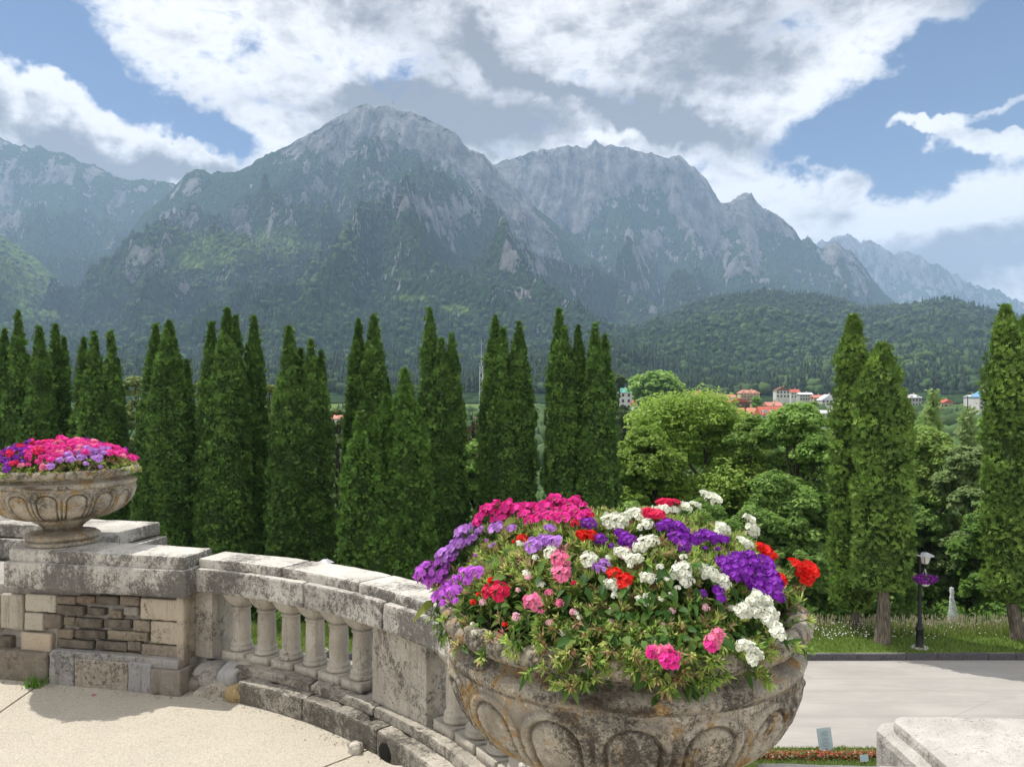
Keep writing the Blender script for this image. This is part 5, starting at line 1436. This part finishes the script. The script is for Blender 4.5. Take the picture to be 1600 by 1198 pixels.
def head_mesh(colr, R_=.028, fr=.0128, n=15, seed=0, dome=0.75):
    rng = np.random.default_rng(seed)
    Vs, Q, T, Cs = [], [], [], []; off = 0
    for i in range(n):
        t = (i + .5) / n; ph = i * 2.39996
        el_ = math.acos(1 - t * dome * 1.15); d = np.array([math.sin(el_) * math.cos(ph), math.sin(el_) * math.sin(ph), math.cos(el_)])
        d = d / np.linalg.norm(d); nrm_ = d + rng.normal(0, .38, 3); nrm_[2] += .25; nrm_ /= np.linalg.norm(nrm_)
        a = np.cross(nrm_, rng.normal(0, 1, 3)); a /= np.linalg.norm(a); b = np.cross(nrm_, a)
        s = fr * rng.uniform(.8, 1.15)
        W = (_fv[:, 0:1] * a + _fv[:, 1:2] * b + (_fv[:, 2:3] * rng.uniform(.3, 1.6)) * nrm_) * s + d * R_ * np.array([1, 1, .62]) * rng.uniform(.72, 1.12)
        c = np.array(colr) * rng.uniform(.7, 1.25)
        if rng.random() < .07: c = c * .45 + np.array([.30, .20, .10]) * .5
        cc = np.tile(c, (len(W), 1))
        if max(colr) > .6 and min(colr) < .3: cc[::6] = cc[::6] * .7
        elif min(colr) > .6: cc[::6] = np.array([.55, .62, .3])
        else: cc[::6] = cc[::6] * .7 + .08
        Vs.append(W); Q.append(FQ + off); T.append(FT + off); Cs.append(cc); off += len(W)
    # calyx and short stalk
    m = 26
    P = rng.normal(0, 1, (m, 3)); P[:, 2] = -abs(P[:, 2]) * .3; P = norm(P) * R_ * .6
    for p in P:
        b = [p * .2 + np.array([0, 0, -R_ * .8]), p + np.array([.002, 0, 0]), p * 1.25 + np.array([0, 0, R_ * .25]), p - np.array([.002, 0, 0])]
        Vs.append(np.array(b)); Q.append(np.array([[0, 1, 2, 3]]) + off); Cs.append(np.tile((.14, .20, .05), (4, 1))); off += 4
    for k in range(3):
        a = 2 * math.pi * k / 3; w = .0018
        b = np.array([(w * math.cos(a), w * math.sin(a), -.09), (w * math.cos(a + 2.1), w * math.sin(a + 2.1), -.09), (w * math.cos(a + 2.1), w * math.sin(a + 2.1), 0), (w * math.cos(a), w * math.sin(a), 0)])
        Vs.append(b); Q.append(np.array([[0, 1, 2, 3]]) + off); Cs.append(np.tile((.10, .17, .04), (4, 1))); off += 4
    o = npmesh('flower_head', np.concatenate(Vs), [np.concatenate(Q), np.concatenate(T)], M['petal'], None, np.concatenate(Cs))
    me = o.data; bpy.data.objects.remove(o); return me
HEADS = {k: [head_mesh(v, n=(10, 14, 18)[i], R_=(.022, .027, .031)[i], seed=i * 7 + 1) for i in range(3)] for k, v in PC.items()}

def leaves(P, D, Nn, L, Wd, cols, fold=.25, droop=.25):
    """pointed leaves: base P, direction D, normal N"""
    n = len(P); L = np.asarray(L)[:, None] * np.ones((n, 1)); Wd = np.asarray(Wd)[:, None] * np.ones((n, 1))
    S_ = norm(np.cross(D, Nn)); Nn = norm(np.cross(S_, D))
    dn = np.array([0, 0, -1.0])
    a = P; m1 = P + D * L * .33 ; m2 = P + D * L * .68 + dn * L * droop * .35; t = P + D * L + dn * L * droop
    e = Nn * Wd * fold
    V = np.stack([a, m1 + S_ * Wd + e, m2 + S_ * Wd * .72 + e, t, m2 - S_ * Wd * .72 + e, m1 - S_ * Wd + e, m1, m2], 1).reshape(-1, 3)
    b = (np.arange(n) * 8)[:, None]
    Q = np.concatenate([b + np.array([[6, 1, 2, 7]]), b + np.array([[5, 6, 7, 4]])]); Tt = np.concatenate([b + np.array([[0, 1, 6]]), b + np.array([[0, 6, 5]]), b + np.array([[7, 2, 3]]), b + np.array([[4, 7, 3]])])
    return V, Q, Tt, np.repeat(cols, 8, 0)

def rvec(rng, n): return norm(rng.normal(0, 1, (n, 3)))
def shoot_cloud(rng, P, N, kind):
    """a shoot at each P (tip) pointing along N: stem leaves and a terminal tuft of buds/bracts"""
    Vs, Q, T, Cs = [], [], [], []; off = 0
    def add(V, q, t, c):
        nonlocal off
        Vs.append(V); Q.append(q + off); T.append(t + off) if len(t) else None; Cs.append(c); off += len(V)
    n = len(P)
    # leaves
    per = 8
    k = np.repeat(np.arange(n), per); m = n * per
    dr = norm(rvec(rng, m) + N[k] * .35 + np.array([0, 0, .1]))
    back = rng.uniform(.008, .07, m)
    c0 = np.array([(.07, .155, .03), (.12, .22, .045), (.19, .28, .07), (.28, .35, .09)])[rng.choice(4, m, p=[.34, .34, .2, .12])] * rng.uniform(.8, 1.2, (m, 1))
    add(*leaves(P[k] - N[k] * back[:, None], dr, norm(N[k] + rvec(rng, m) * .5), rng.uniform(.018, .036, m), rng.uniform(.0035, .0075, m), c0))
    # bud tuft: many narrow spikes
    per = 20; k = np.repeat(np.arange(n), per); m = n * per
    dr = norm(rvec(rng, m) * .85 + N[k] * .9)
    pal = np.array([(.42, .56, .14), (.58, .62, .21), (.25, .40, .09), (.46, .33, .16), (.55, .38, .24), (.30, .17, .10), (.6, .25, .25)])
    typ = rng.choice(7, n, p=[.31, .22, .25, .10, .06, .04, .02]); typ2 = np.where(rng.random(m) < .65, typ[k], rng.choice(7, m, p=[.3, .2, .25, .1, .08, .05, .02]))
    c1 = pal[typ2] * rng.uniform(.75, 1.2, (m, 1))
    L = rng.uniform(.012, .026, m); Wd = rng.uniform(.0014, .0032, m)
    S_ = norm(np.cross(dr, rvec(rng, m)))
    base = P[k] - N[k] * .006 + rvec(rng, m) * .004
    V = np.stack([base, base + dr * (L * .55)[:, None] + S_ * Wd[:, None], base + dr * L[:, None], base + dr * (L * .55)[:, None] - S_ * Wd[:, None]], 1).reshape(-1, 3)
    add(V, np.arange(4 * m).reshape(-1, 4), np.zeros((0, 3), int), np.repeat(c1, 4, 0))
    # stems
    S_ = norm(np.cross(N, rvec(rng, n))) * .0013
    st = np.array([.10, .16, .05])
    V = np.stack([P - N * .09 - S_, P - N * .09 + S_, P + S_, P - S_], 1).reshape(-1, 3)
    add(V, np.arange(4 * n).reshape(-1, 4), np.zeros((0, 3), int), np.tile(st, (4 * n, 1)))
    return np.concatenate(Vs), [np.concatenate(Q), np.concatenate([t for t in T if len(t)])], np.concatenate(Cs)

# ---- near urn planting: plants sharing one mound ---------------------
RZ = UZ + .452 * USZ
def mound(x, y):
    rho = np.hypot(x - UN.x, y - UN.y) / .447
    h = .215 * (1 - np.clip(rho, 0, 1.25) ** 3.0) - .03 * (rho > 1)
    return RZ + h + .03 * vnoise(np.asarray(x) * 9., np.asarray(y) * 9., 3)
def hit(u, v, yd=2.1):
    for i in range(600):
        Y_ = 1.25 + i * .0015
        p = px(u, v, Y_)
        if math.hypot(p.x - UN.x, Y_ - UN.y) < .49 and p.z < float(mound(p.x, Y_)) + .012: return p
    return px(u, v, yd)
plants = [
 ('magenta', 'phlox', 'tall magenta flowered plant at the back left of the big urn', [('magenta', q) for q in [(775, 787), (790, 797), (770, 801), (752, 808), (745, 817), (793, 789), (826, 792), (818, 804), (828, 813), (842, 808), (866, 780), (852, 793), (870, 797), (886, 788), (892, 800), (908, 790), (916, 803), (808, 797), (760, 795), (878, 810), (905, 806), (858, 806), (782, 812), (836, 798), (899, 782)]] + [('crimson', (898, 817)), ('crimson', (922, 806))]),
 ('lilac', 'verbena', 'lilac flowered plant spilling over the left rim of the big urn', [('violet', q) for q in [(666, 884), (658, 897), (684, 880), (706, 874), (680, 911), (696, 908), (706, 926), (692, 942), (728, 898), (730, 908), (742, 896), (676, 896), (700, 918), (688, 930), (692, 898), (668, 905), (712, 908), (697, 885), (716, 922)]] + [('lilac', q) for q in [(716, 850), (706, 858), (690, 866), (724, 832), (764, 829), (776, 826), (800, 826), (740, 842), (698, 872), (730, 850), (712, 866), (752, 830)]]),
 ('lilacmid', 'verbena', 'scattered lilac flowered plant in the middle left of the big urn', [('lilac', q) for q in [(856, 824), (856, 845), (834, 854), (866, 848), (846, 846), (938, 888), (944, 880), (930, 884), (862, 826)]]),
 ('red', 'verbena', 'red flowered plant in the centre of the big urn', [('red', q) for q in [(914, 837), (906, 834), (922, 836), (966, 902), (974, 908), (960, 898), (816, 843)]] + [('crimson', q) for q in [(1046, 785), (1036, 787), (1016, 804), (1027, 806), (1056, 786), (1012, 800), (782, 925), (762, 925)]]),
 ('white', 'verbena', 'white flowered plant across the back middle of the big urn', [('white', q) for q in [(955, 815), (968, 816), (992, 805), (1012, 819), (1003, 824), (1038, 795), (1052, 797), (1071, 793), (1030, 798), (1085, 790), (1008, 847), (1020, 845), (999, 855), (968, 861), (975, 866), (995, 872), (985, 874), (957, 913), (948, 911), (920, 875), (860, 864)]]),
 ('whiteback', 'verbena', 'fading cream and white plant standing highest at the back right of the big urn', [('white', q) for q in [(1115, 780), (1104, 778), (1128, 826), (1122, 832), (1170, 812), (1174, 826), (1167, 850), (1160, 846), (1173, 836)]]),
 ('purple', 'verbena', 'deep purple flowered plant on the right side of the big urn', [('purple', q) for q in [(1141, 880), (1137, 891), (1159, 882), (1172, 869), (1165, 900), (1174, 913), (1200, 889), (1205, 900), (1200, 924), (1218, 933), (1150, 892), (1160, 870), (1180, 882), (1186, 892), (1150, 876), (1170, 900), (1190, 905), (1182, 918), (1168, 888), (1196, 880), (1210, 912), (1130, 880), (1146, 900)]]),
 ('purplemid', 'verbena', 'purple flowered plant behind the centre of the big urn', [('purple', q) for q in [(977, 839), (968, 832), (1034, 823), (1045, 820), (1058, 823), (1062, 843), (1069, 852), (1093, 839), (1115, 841), (1130, 843), (1056, 840), (1075, 838), (1066, 828), (1104, 838), (1122, 922), (1127, 934), (920, 818), (938, 842), (984, 846), (972, 848), (1086, 846)]]),
 ('whitefront', 'candytuft', 'pure white clustered plant hanging over the right rim of the big urn', [('white', q) for q in [(1183, 933), (1198, 939), (1175, 940), (1163, 952), (1180, 955), (1198, 966), (1190, 952), (1213, 981), (1206, 975), (1216, 990), (1204, 958), (1172, 1012), (1178, 1018), (1161, 1008), (1186, 1024), (1175, 1028), (1158, 955)]]),
 ('whitemid', 'candytuft', 'white and green plant right of the middle of the big urn', [('white', q) for q in [(1067, 891), (1060, 895), (1071, 909), (1078, 906), (1117, 900), (1106, 896), (1128, 909), (1100, 888), (1112, 892), (1134, 912), (1012, 902), (1020, 904)]]),
 ('redright', 'verbena', 'red flowered stem leaning out past the right rim of the big urn', [('red', q) for q in [(1187, 854), (1195, 862), (1204, 868), (1242, 883), (1250, 890), (1257, 893), (1253, 905), (1266, 890), (1262, 900), (1247, 880), (1219, 906), (1214, 900)]]),
 ('pink', 'phlox', 'leafy plant with faded pink blooms trailing over the front of the big urn', [('pink', q) for q in [(874, 874), (880, 878), (878, 896), (1021, 1016), (1031, 1020), (1043, 1016), (1113, 1001), (1121, 990), (832, 940)]] + [('magenta', q) for q in [(1043, 1036), (1051, 1030), (1042, 1028), (1018, 1020), (1110, 1008)]]),
]
TALL = {'magenta': 2.08, 'whiteback': 2.12, 'redright': 1.93}
rng = np.random.default_rng(77)
centers = []
GRP = 'flowering plants sharing the big near urn'
roots = []
for key, nm, lab, heads in plants:
    pos = []
    for cname, (u, v) in heads:
        p = hit(u, v, TALL.get(key, 2.1))
        if v > 925: p = px(u, v, p.y - (.075 if v > 985 else .03))
        pos.append((cname, p))
    c = sum((p for _, p in pos), Vector()) / len(pos)
    base = Vector((UN.x + (c.x - UN.x) * .5, UN.y + (c.y - UN.y) * .5, UZ + .42))
    root = empty(nm + '_plant', base, lab, 'flowering plant', GRP)
    for cname, p in pos:
        me = HEADS[cname][int(rng.integers(0, 3))]
        o = bpy.data.objects.new('flower_head', me); COL.objects.link(o); o.parent = root
        o.location = p - base
        out = Vector((p.x - UN.x, p.y - UN.y, .30 + (0.2 if p.z > RZ + .1 else 0))).normalized() + Vector((0, -.25, .15)) + Vector(rng.normal(0, .18, 3))
        q = out.to_track_quat('Z', 'Y'); o.rotation_mode = 'QUATERNION'; o.rotation_quaternion = q
        s = float(rng.uniform(.42, .67)) * (p.y / 1.7); o.scale = (s, s, s)
    centers.append((c, pos)); roots.append(root)
# stray single blooms and half open buds between the big heads
for _ in range(75):
    u_ = float(rng.uniform(700, 1150)); v_ = float(rng.uniform(835, 990))
    p = hit(u_, v_)
    if p.y > 2.09: continue
    i_ = int(np.argmin([min((q - p).length for _, q in pos) for c, pos in centers])); keys = {'magenta': ('magenta', 'pink'), 'lilac': ('lilac', 'violet'), 'pink': ('pink', 'crimson', 'palepink', 'white')}
    cn = random.choice(keys.get(plants[i_][0], (plants[i_][3][0][0], 'white', 'palepink')))
    o = bpy.data.objects.new('flower_head', HEADS[cn][0]); COL.objects.link(o); o.parent = roots[i_]; o.location = p - roots[i_].location
    o.rotation_mode = 'QUATERNION'; o.rotation_quaternion = Vector((float(rng.normal(0, .4)), -.5 + float(rng.normal(0, .3)), .9)).to_track_quat('Z', 'Y'); s_ = float(rng.uniform(.2, .42)); o.scale = (s_, s_, s_)
# shared greenery: each shoot belongs to the nearest plant
n = 1900
th = rng.uniform(0, 2 * np.pi, n)
edge = .40 - .055 * np.exp(-((np.degrees(th) - 226) / 16) ** 2) - .07 * np.exp(-((np.degrees(th) - 322) / 24) ** 2) + .03 * np.exp(-((np.degrees(th) - 272) / 22) ** 2)
rr = US * edge * np.sqrt(rng.random(n))
x = UN.x + rr * np.cos(th); y = UN.y + rr * np.sin(th); z = mound(x, y) - rng.uniform(.0, .045, n)
gN = norm(np.stack([(x - UN.x) * 1.6, (y - UN.y) * 1.6, np.full(n, .75)], -1) + rng.normal(0, .25, (n, 3)))
P = np.stack([x, y, z], -1)
# shoots climbing to the tall blooms
ex = []
for key_i, (c, pos) in enumerate(centers):
    for _, p in pos:
        if p.z > float(mound(p.x, p.y)) + .02 and not (p.y < 1.7 and p.z < RZ + .1):
            for f in (.25, .5, .8):
                ex.append((p.x + (UN.x - p.x) * (1 - f) * .25 + rng.normal(0, .018), p.y + rng.normal(0, .02), float(mound(p.x, p.y)) * (1 - f) + (p.z - .03) * f))
ex = np.array(ex)
mh = 230; th_ = R(269) + rng.normal(0, R(21), mh); rh_ = rng.uniform(.39, .475, mh)
hang = np.stack([UN.x + rh_ * np.cos(th_), UN.y + rh_ * np.sin(th_), RZ + .06 - np.clip((rh_ - .40) / .07, 0, 1) * rng.uniform(.03, .11, mh)], -1)
hN = norm(np.stack([np.cos(th_), np.sin(th_), rng.uniform(-.5, .5, mh)], -1) + rng.normal(0, .2, (mh, 3)))
P = np.concatenate([P, hang]); gN = np.concatenate([gN, hN])
P = np.concatenate([P, ex]); gN = np.concatenate([gN, norm(np.array([0, 0, 1.0]) + rng.normal(0, .3, (len(ex), 3)))])
own = np.argmin(np.stack([np.linalg.norm(P - np.array(c)[None], axis=1) - (0.05 if plants[i][0] in ('pink',) else 0) for i, (c, _) in enumerate(centers)]), 0)
# front curtain of larger leaves trailing over the rim
m = 210
th = R(268) + rng.normal(0, R(24), m); rr = np.where(rng.random(m) < .6, .43, .38) + rng.uniform(-.06, .03, m)
fall = rng.uniform(0, .10, m) * np.clip(vnoise(th * 5, th * 0 + 2, 4) + .75, .15, 1.3)
FP = np.stack([UN.x + rr * np.cos(th), UN.y + rr * np.sin(th), np.maximum(RZ + .055, mound(UN.x + rr * np.cos(th), UN.y + rr * np.sin(th)) + .01) - fall * np.clip((rr - .36) / .06, 0, 1)], -1)
for i, root in enumerate(roots):
    sel = own == i
    Vs, Fs, Cs = [], [[], []], []
    if sel.sum() == 0: continue
    V, F, c = shoot_cloud(rng, P[sel], gN[sel], 0)
    if plants[i][0] == 'pink':
        dr = norm(np.stack([np.cos(th), np.sin(th), rng.uniform(-1.2, .6, m)], -1) + rng.normal(0, .6, (m, 3)))
        cc = np.array([(.05, .13, .025), (.08, .18, .035), (.14, .24, .05)])[rng.choice(3, m)] * rng.uniform(.8, 1.2, (m, 1))
        V2, Q2, T2, c2 = leaves(FP, dr, norm(np.stack([np.cos(th), np.sin(th), np.full(m, .8)], -1)), rng.uniform(.018, .038, m), rng.uniform(.0055, .0095, m), cc)
        F = [np.concatenate([F[0], Q2 + len(V)]), np.concatenate([F[1], T2 + len(V)])]; V = np.concatenate([V, V2]); c = np.concatenate([c, c2])
    if plants[i][0] in ('magenta', 'lilac', 'whiteback'):
        k = np.nonzero(sel)[0]; k = k[rng.integers(0, len(k), 46)]; m2 = len(k)
        dr = norm(rvec(rng, m2) + np.array([0, -.3, -.1])); cc = np.array([(.13, .19, .035), (.22, .26, .05), (.07, .13, .03)])[rng.choice(3, m2)]
        V2, Q2, T2, c2 = leaves(P[k], dr, norm(rvec(rng, m2) + np.array([0, 0, 1.4])), rng.uniform(.05, .085, m2), rng.uniform(.009, .014, m2), cc)
        F = [np.concatenate([F[0], Q2 + len(V)]), np.concatenate([F[1], T2 + len(V)])]; V = np.concatenate([V, V2]); c = np.concatenate([c, c2])
    npmesh('foliage', V - np.array(root.location), F, M['leaf'], root, c)

# ---- far urn planting --------------------------------------------------
LZ = TOPZ + .455
def mound2(x, y):
    rho = np.hypot(x - LU.x, y - LU.y) / .42
    return LZ + .118 * (1 - np.clip(rho, 0, 1.1) ** 3.2) + .018 * vnoise(np.asarray(x) * 10, np.asarray(y) * 10, 8)
far_specs = [('crimson', 'coral red flowered plant at the left side of the far urn', (-.30, .0), 'crimson', 'palepink'), ('red', 'bright red flowered plant among violet blooms in the far urn', (-.12, .12), 'red', 'red'), ('violet', 'violet flowered plant in the back middle of the far urn', (.02, .22), 'purple', 'violet'),
             ('pink', 'rose pink flowered plant at the front middle of the far urn', (.04, -.12), 'magenta', 'pink'), ('magenta', 'hot pink flowered plant at the right side of the far urn', (.24, .02), 'magenta', 'pink'), ('lilac', 'lilac flowered plant at the right rim of the far urn', (.36, -.20), 'lilac', 'magenta'), ('mixl', 'purple flowered plant at the left front of the far urn', (-.22, -.22), 'purple', 'crimson')]
cent2 = np.array([(LU.x + s[2][0], LU.y + s[2][1]) for s in far_specs])
roots2 = [empty('verbena_plant' if i % 2 else 'phlox_plant', (LU.x + s[2][0] * .6, LU.y + s[2][1] * .6, TOPZ + .41), s[1], 'flowering plant', 'flowering plants sharing the far urn') for i, s in enumerate(far_specs)]
nh = 520
for i in range(nh):
    r_ = .41 * math.sqrt((i + .5) / nh); a = i * 2.39996
    x_ = LU.x + r_ * math.cos(a) + rng.normal(0, .012); y_ = LU.y + r_ * math.sin(a) + rng.normal(0, .012)
    if rng.random() < (.10 if r_ < .33 else .45): continue
    k = int(np.argmin((cent2[:, 0] - x_) ** 2 + (cent2[:, 1] - y_) ** 2 + rng.normal(0, .012, len(cent2))))
    s_ = far_specs[k]; cn = s_[3] if rng.random() < .8 else s_[4]
    o = bpy.data.objects.new('flower_head', HEADS[cn][i % 3]); COL.objects.link(o); o.parent = roots2[k]
    p = Vector((x_, y_, float(mound2(x_, y_)) + .012 + max(0, rng.normal(0, .012))))
    o.location = p - roots2[k].location; o.rotation_mode = 'QUATERNION'
    o.rotation_quaternion = (Vector((x_ - LU.x, y_ - LU.y, .45)) + Vector(rng.normal(0, .12, 3)) + Vector((0, -.1, 0))).to_track_quat('Z', 'Y')
    sc = float(rng.uniform(.55, .9)); o.scale = (sc, sc, sc * .8)
n = 620
rr = .42 * rng.random(n) ** .4; th = rng.uniform(0, 2 * np.pi, n); x = LU.x + rr * np.cos(th); y = LU.y + rr * np.sin(th)
P = np.stack([x, y, mound2(x, y) - .012 - rng.uniform(0, .03, n)], -1); Nn = norm(np.stack([(x - LU.x) * 2, (y - LU.y) * 2, np.full(n, .6)], -1) + rng.normal(0, .25, (n, 3)))
own = np.argmin((x[:, None] - cent2[None, :, 0]) ** 2 + (y[:, None] - cent2[None, :, 1]) ** 2, 1)
for i, root in enumerate(roots2):
    sel = own == i
    V, F, c = shoot_cloud(rng, P[sel], Nn[sel], 0)
    npmesh('foliage', V - np.array(root.location), F, M['leaf'], root, c)

# ================================================================== LAMP, SIGN, FOUNTAIN
M['lampglass'] = simple('frosted_lamp_glass', (0.62, 0.60, 0.53), 0.25, 5, .05, .05)
M['hood'] = simple('pale_grey_hood', (0.42, 0.43, 0.44), 0.45, 10, .1, .1)
def lamp_post(x, y, label, basket=True):
    z = float(gz(x, y)); root = empty('street_lamp', (x, y, z), label, 'lamp post', 'black park lamp posts')
    prof = [(.0, .0), (.16, .0), (.16, .05), (.125, .09), (.125, .62), (.15, .66), (.155, .72), (.125, .76), (.10, .80), (.115, .86), (.075, .92), (.068, 1.5), (.062, 1.52), (.075, 1.56), (.062, 1.6), (.055, 2.5), (.07, 2.54), (.055, 2.58), (.05, 3.35), (.06, 3.4), (.03, 3.5), (0, 3.52)]
    V, F = lathe(prof, 20); npmesh('post', V, F, M['iron'], root, smooth=False)
    V, F = lathe([(0, .0), (.34, .0), (.30, .045), (0, .05)], 14); npmesh('footing', V, F, M['block'], root)
    V, F = join_parts([tube([(0, 0, 2.95), (.12, 0, 2.86), (.19, 0, 2.98), (.20, 0, 3.07)], [.018] * 4, 6), tube([(0, 0, 2.7), (.15, 0, 2.72), (.19, 0, 2.8)], [.014] * 3, 6), tube([(0, 0, 2.55), (.05, -.12, 2.6), (.06, -.26, 2.55), (.06, -.28, 2.45)], [.012] * 4, 6)])
    npmesh('bracket', V, F, M['iron'], root)
    hx = .20
    def frus(s0, z0, s1, z1, nm, mat, par, k=4):
        bm = bmesh.new()
        a = [bm.verts.new((hx + s0 * math.cos(R(60 * i)), s0 * math.sin(R(60 * i)), z0)) for i in range(6)]; b = [bm.verts.new((hx + s1 * math.cos(R(60 * i)), s1 * math.sin(R(60 * i)), z1)) for i in range(6)]
        for i in range(6): bm.faces.new((a[i], a[(i + 1) % 6], b[(i + 1) % 6], b[i]))
        bm.faces.new(a[::-1]); bm.faces.new(b)
        return bmobj(nm, bm, mat, par)
    gl = frus(.13, 3.09, .24, 3.37, 'lantern_glass', M['lampglass'], root)
    lst = [tube([(hx + .13 * math.cos(R(60 * i)), .13 * math.sin(R(60 * i)), 3.09), (hx + .243 * math.cos(R(60 * i)), .243 * math.sin(R(60 * i)), 3.37)], [.011, .011], 4) for i in range(6)]
    V, F = join_parts(lst); npmesh('lantern_frame', V, F, M['iron'], root)
    hd = frus(.34, 3.372, .07, 3.50, 'hood', M['hood'], root)
    frus(.05, 3.50, .0, 3.58, 'finial', M['iron'], hd)
    return root, z
p = px(1437, 1012, 29.3)
root, z = lamp_post(p.x, 29.3, 'black iron lamp post with a hanging purple flower basket beside the bare trunk thuja')
hb = empty('hanging_basket', (p.x + .06, 29.02, z + 2.33), 'white bowl of purple petunias hanging on the black lamp post', 'flower basket')
V, F = lathe([(0, 0), (.09, .0), (.15, .06), (.18, .17), (.185, .18), (.16, .18), (.1, .12)], 20); npmesh('bowl', V, F, M['white_paint'], hb, smooth=True)
V, F = join_parts([tube([(.17 * math.cos(a), .17 * math.sin(a), .18), (0, 0, .62)], [.007, .007], 4) for a in (0.3, 2.4, 4.5)]); npmesh('hanger', V, F, M['white_paint'], hb)
n = 800
d = rvec(rng, n); C = np.stack([d[:, 0] * .44, d[:, 1] * .32, .27 + d[:, 2] * .17], -1) * np.array([1, 1, 1]) * rng.uniform(.4, 1.05, (n, 1))
nr = norm(d + rng.normal(0, .5, (n, 3))); a = norm(np.cross(nr, rvec(rng, n))); b = np.cross(nr, a); s = rng.uniform(.035, .055, (n, 1))
V = np.stack([C - a * s, C - b * s, C + a * s, C + b * s], 1).reshape(-1, 3)
c = np.array([(.22, .015, .30), (.33, .03, .40), (.14, .01, .22), (.05, .09, .02)])[rng.choice(4, n, p=[.4, .25, .22, .13])]
npmesh('petunia_blooms', V, np.arange(4 * n).reshape(-1, 4), M['petal'], hb, np.repeat(c, 4, 0))
n = 260; d = rvec(rng, n); C = np.stack([d[:, 0] * .3, d[:, 1] * .25, .24 + d[:, 2] * .1], -1)
V, F, c = leaf_quads(C, rng, 4, np.full(n, .05), .03, np.tile((.04, .08, .02), (n, 1))); npmesh('leaves', V, F, M['leaf'], hb, c)
pl = px(509, 870, 28.95)
lamp_post(pl.x - .2, 28.95, 'lamp post hidden below the balustrade with only its pale hood showing over the rail')[0].scale = (.95, .95, .95)

# information sign by the road
p = px(1292, 1172, 21.1)
sg = empty('sign', (p.x, 21.1, ZR + .05), 'small pale blue information board on the grass at the road edge', 'sign', rz=R(6))
M['signface'] = simple('pale_blue_board', (0.40, 0.50, 0.54), 0.3, 4, .05, .02); M['signdark'] = simple('sign_print', (0.17, 0.21, 0.24), 0.5)
tilt = Matrix.Rotation(R(-12), 4, 'X') @ Matrix.Rotation(R(-3), 4, 'Y')
def tb(name, c, sx, sy, sz, mat, par=sg, bv=0):
    bm = bmesh.new(); boxb(bm, c, sx, sy, sz)
    if bv: bevel(bm, bv, 1)
    bmesh.ops.transform(bm, matrix=tilt, verts=bm.verts); return bmobj(name, bm, mat, par)
board = tb('board', (0, 0, .02), .36, .02, .56, M['signface'], bv=.004)
tb('frame', (0, .006, .0), .39, .014, .60, M['hood'], bv=.004)
bm = bmesh.new()
zz = .50
for i in range(11):
    if i == 4: zz -= .03
    w = random.uniform(.16, .27) if i else .2
    k = random.randint(3, 5); xx = -w / 2
    for j in range(k):
        ww = w / k - .012; boxb(bm, (xx + ww / 2, -.0125, zz), ww, .004, .010); xx += w / k
    zz -= .034
boxb(bm, (.0, -.0125, .05), .03, .004, .05)
bmesh.ops.transform(bm, matrix=tilt, verts=bm.verts)
bmobj('print', bm, M['signdark'], sg)
for sx in (-.12, .12): tb('stake', (sx, .02, -.14), .025, .02, .3, M['iron'])
# little plant label glimpsed beside the corner block
p = px(1352, 1192, 20.3)
sg2 = empty('plant_label', (p.x, 20.3, ZR + .05), 'tiny pale plant label stuck in the grass near the corner block', 'label', rz=R(4))
tb('plate', (0, 0, .1), .22, .012, .16, M['signface'], sg2, .003); tb('stake', (0, .01, -.05), .02, .01, .2, M['iron'], sg2)

# fountain jet seen past the meadow edge
wm, g = new_mat('white_water')
pr = g.new('ShaderNodeBsdfPrincipled'); pr.inputs['Base Color'].default_value = (.86, .9, .92, 1); pr.inputs['Roughness'].default_value = .25; pr.inputs['Transmission Weight'].default_value = .1; pr.inputs['IOR'].default_value = 1.2
o_ = g.new('ShaderNodeOutputMaterial'); g.l.new(pr.outputs[0], o_.inputs[0]); M['water'] = wm
FY = 36.0; p = px(1487, 925, FY); zb_ = float(gz(p.x, FY))
ft = empty('fountain', (p.x, FY, zb_ - .4), 'white fountain jet in front of the dark park trees', 'fountain')
V, F = lathe([(0, .0), (1.5, .0), (1.5, .45), (1.4, .48), (1.35, .3), (0, .3)], 40); npmesh('basin', V, F, M['pier'], ft)
V, F = lathe([(0, .36), (1.36, .36)], 40); npmesh('pool_water', V, F, M['water'], ft)
H = p.z - zb_ + .4
n = 14000
t = rng.random(n) ** .9; up = rng.random(n) < .35
r_ = np.where(up, rng.normal(0, .022, n) * (1 + t), 0.02 + rng.random(n) ** 1.2 * .36 * (1.03 - t) ** 1.0)
a = rng.uniform(0, 6.28, n); C = np.stack([r_ * np.cos(a) + .12 * (1 - t) * (~up), r_ * np.sin(a), .3 + t * (H - .3) + (up & (t > .9)) * rng.uniform(0, .25, n)], -1)
s = rng.uniform(.006, .0125, n) * np.where(up, 1.5, .9)
oct_ = np.array([(1, 0, 0), (-1, 0, 0), (0, 1, 0), (0, -1, 0), (0, 0, 1.9), (0, 0, -1.9)]); of = np.array([(0, 2, 4), (2, 1, 4), (1, 3, 4), (3, 0, 4), (2, 0, 5), (1, 2, 5), (3, 1, 5), (0, 3, 5)])
V = (oct_[None] * s[:, None, None] + C[:, None]).reshape(-1, 3); F = (of[None] + (np.arange(n) * 6)[:, None, None]).reshape(-1, 3)
npmesh('jet', V, F, M['water'], ft)
# round clipped bush glimpsed between the balusters
p = px(447, 1000, 31.5)
bs = empty('bush', (p.x, 31.5, float(gz(p.x, 31.5))), 'dark round clipped bush glimpsed between the balusters', 'bush')
n = 900; d = rvec(rng, n); C = d * .42 + np.array([0, 0, .42]); v = rng.random((n, 1))
V, F, c = leaf_quads(C, rng, 8, np.full(n, .06), .04, np.array(DG) * (1 - v) + np.array(MG) * v); npmesh('foliage', V, F, M['leaf'], bs, c)
V, F = tube([(0, 0, -.1), (0, 0, .4)], [.05, .03], 6); npmesh('stem', V, F, M['bark_dark'], bs)
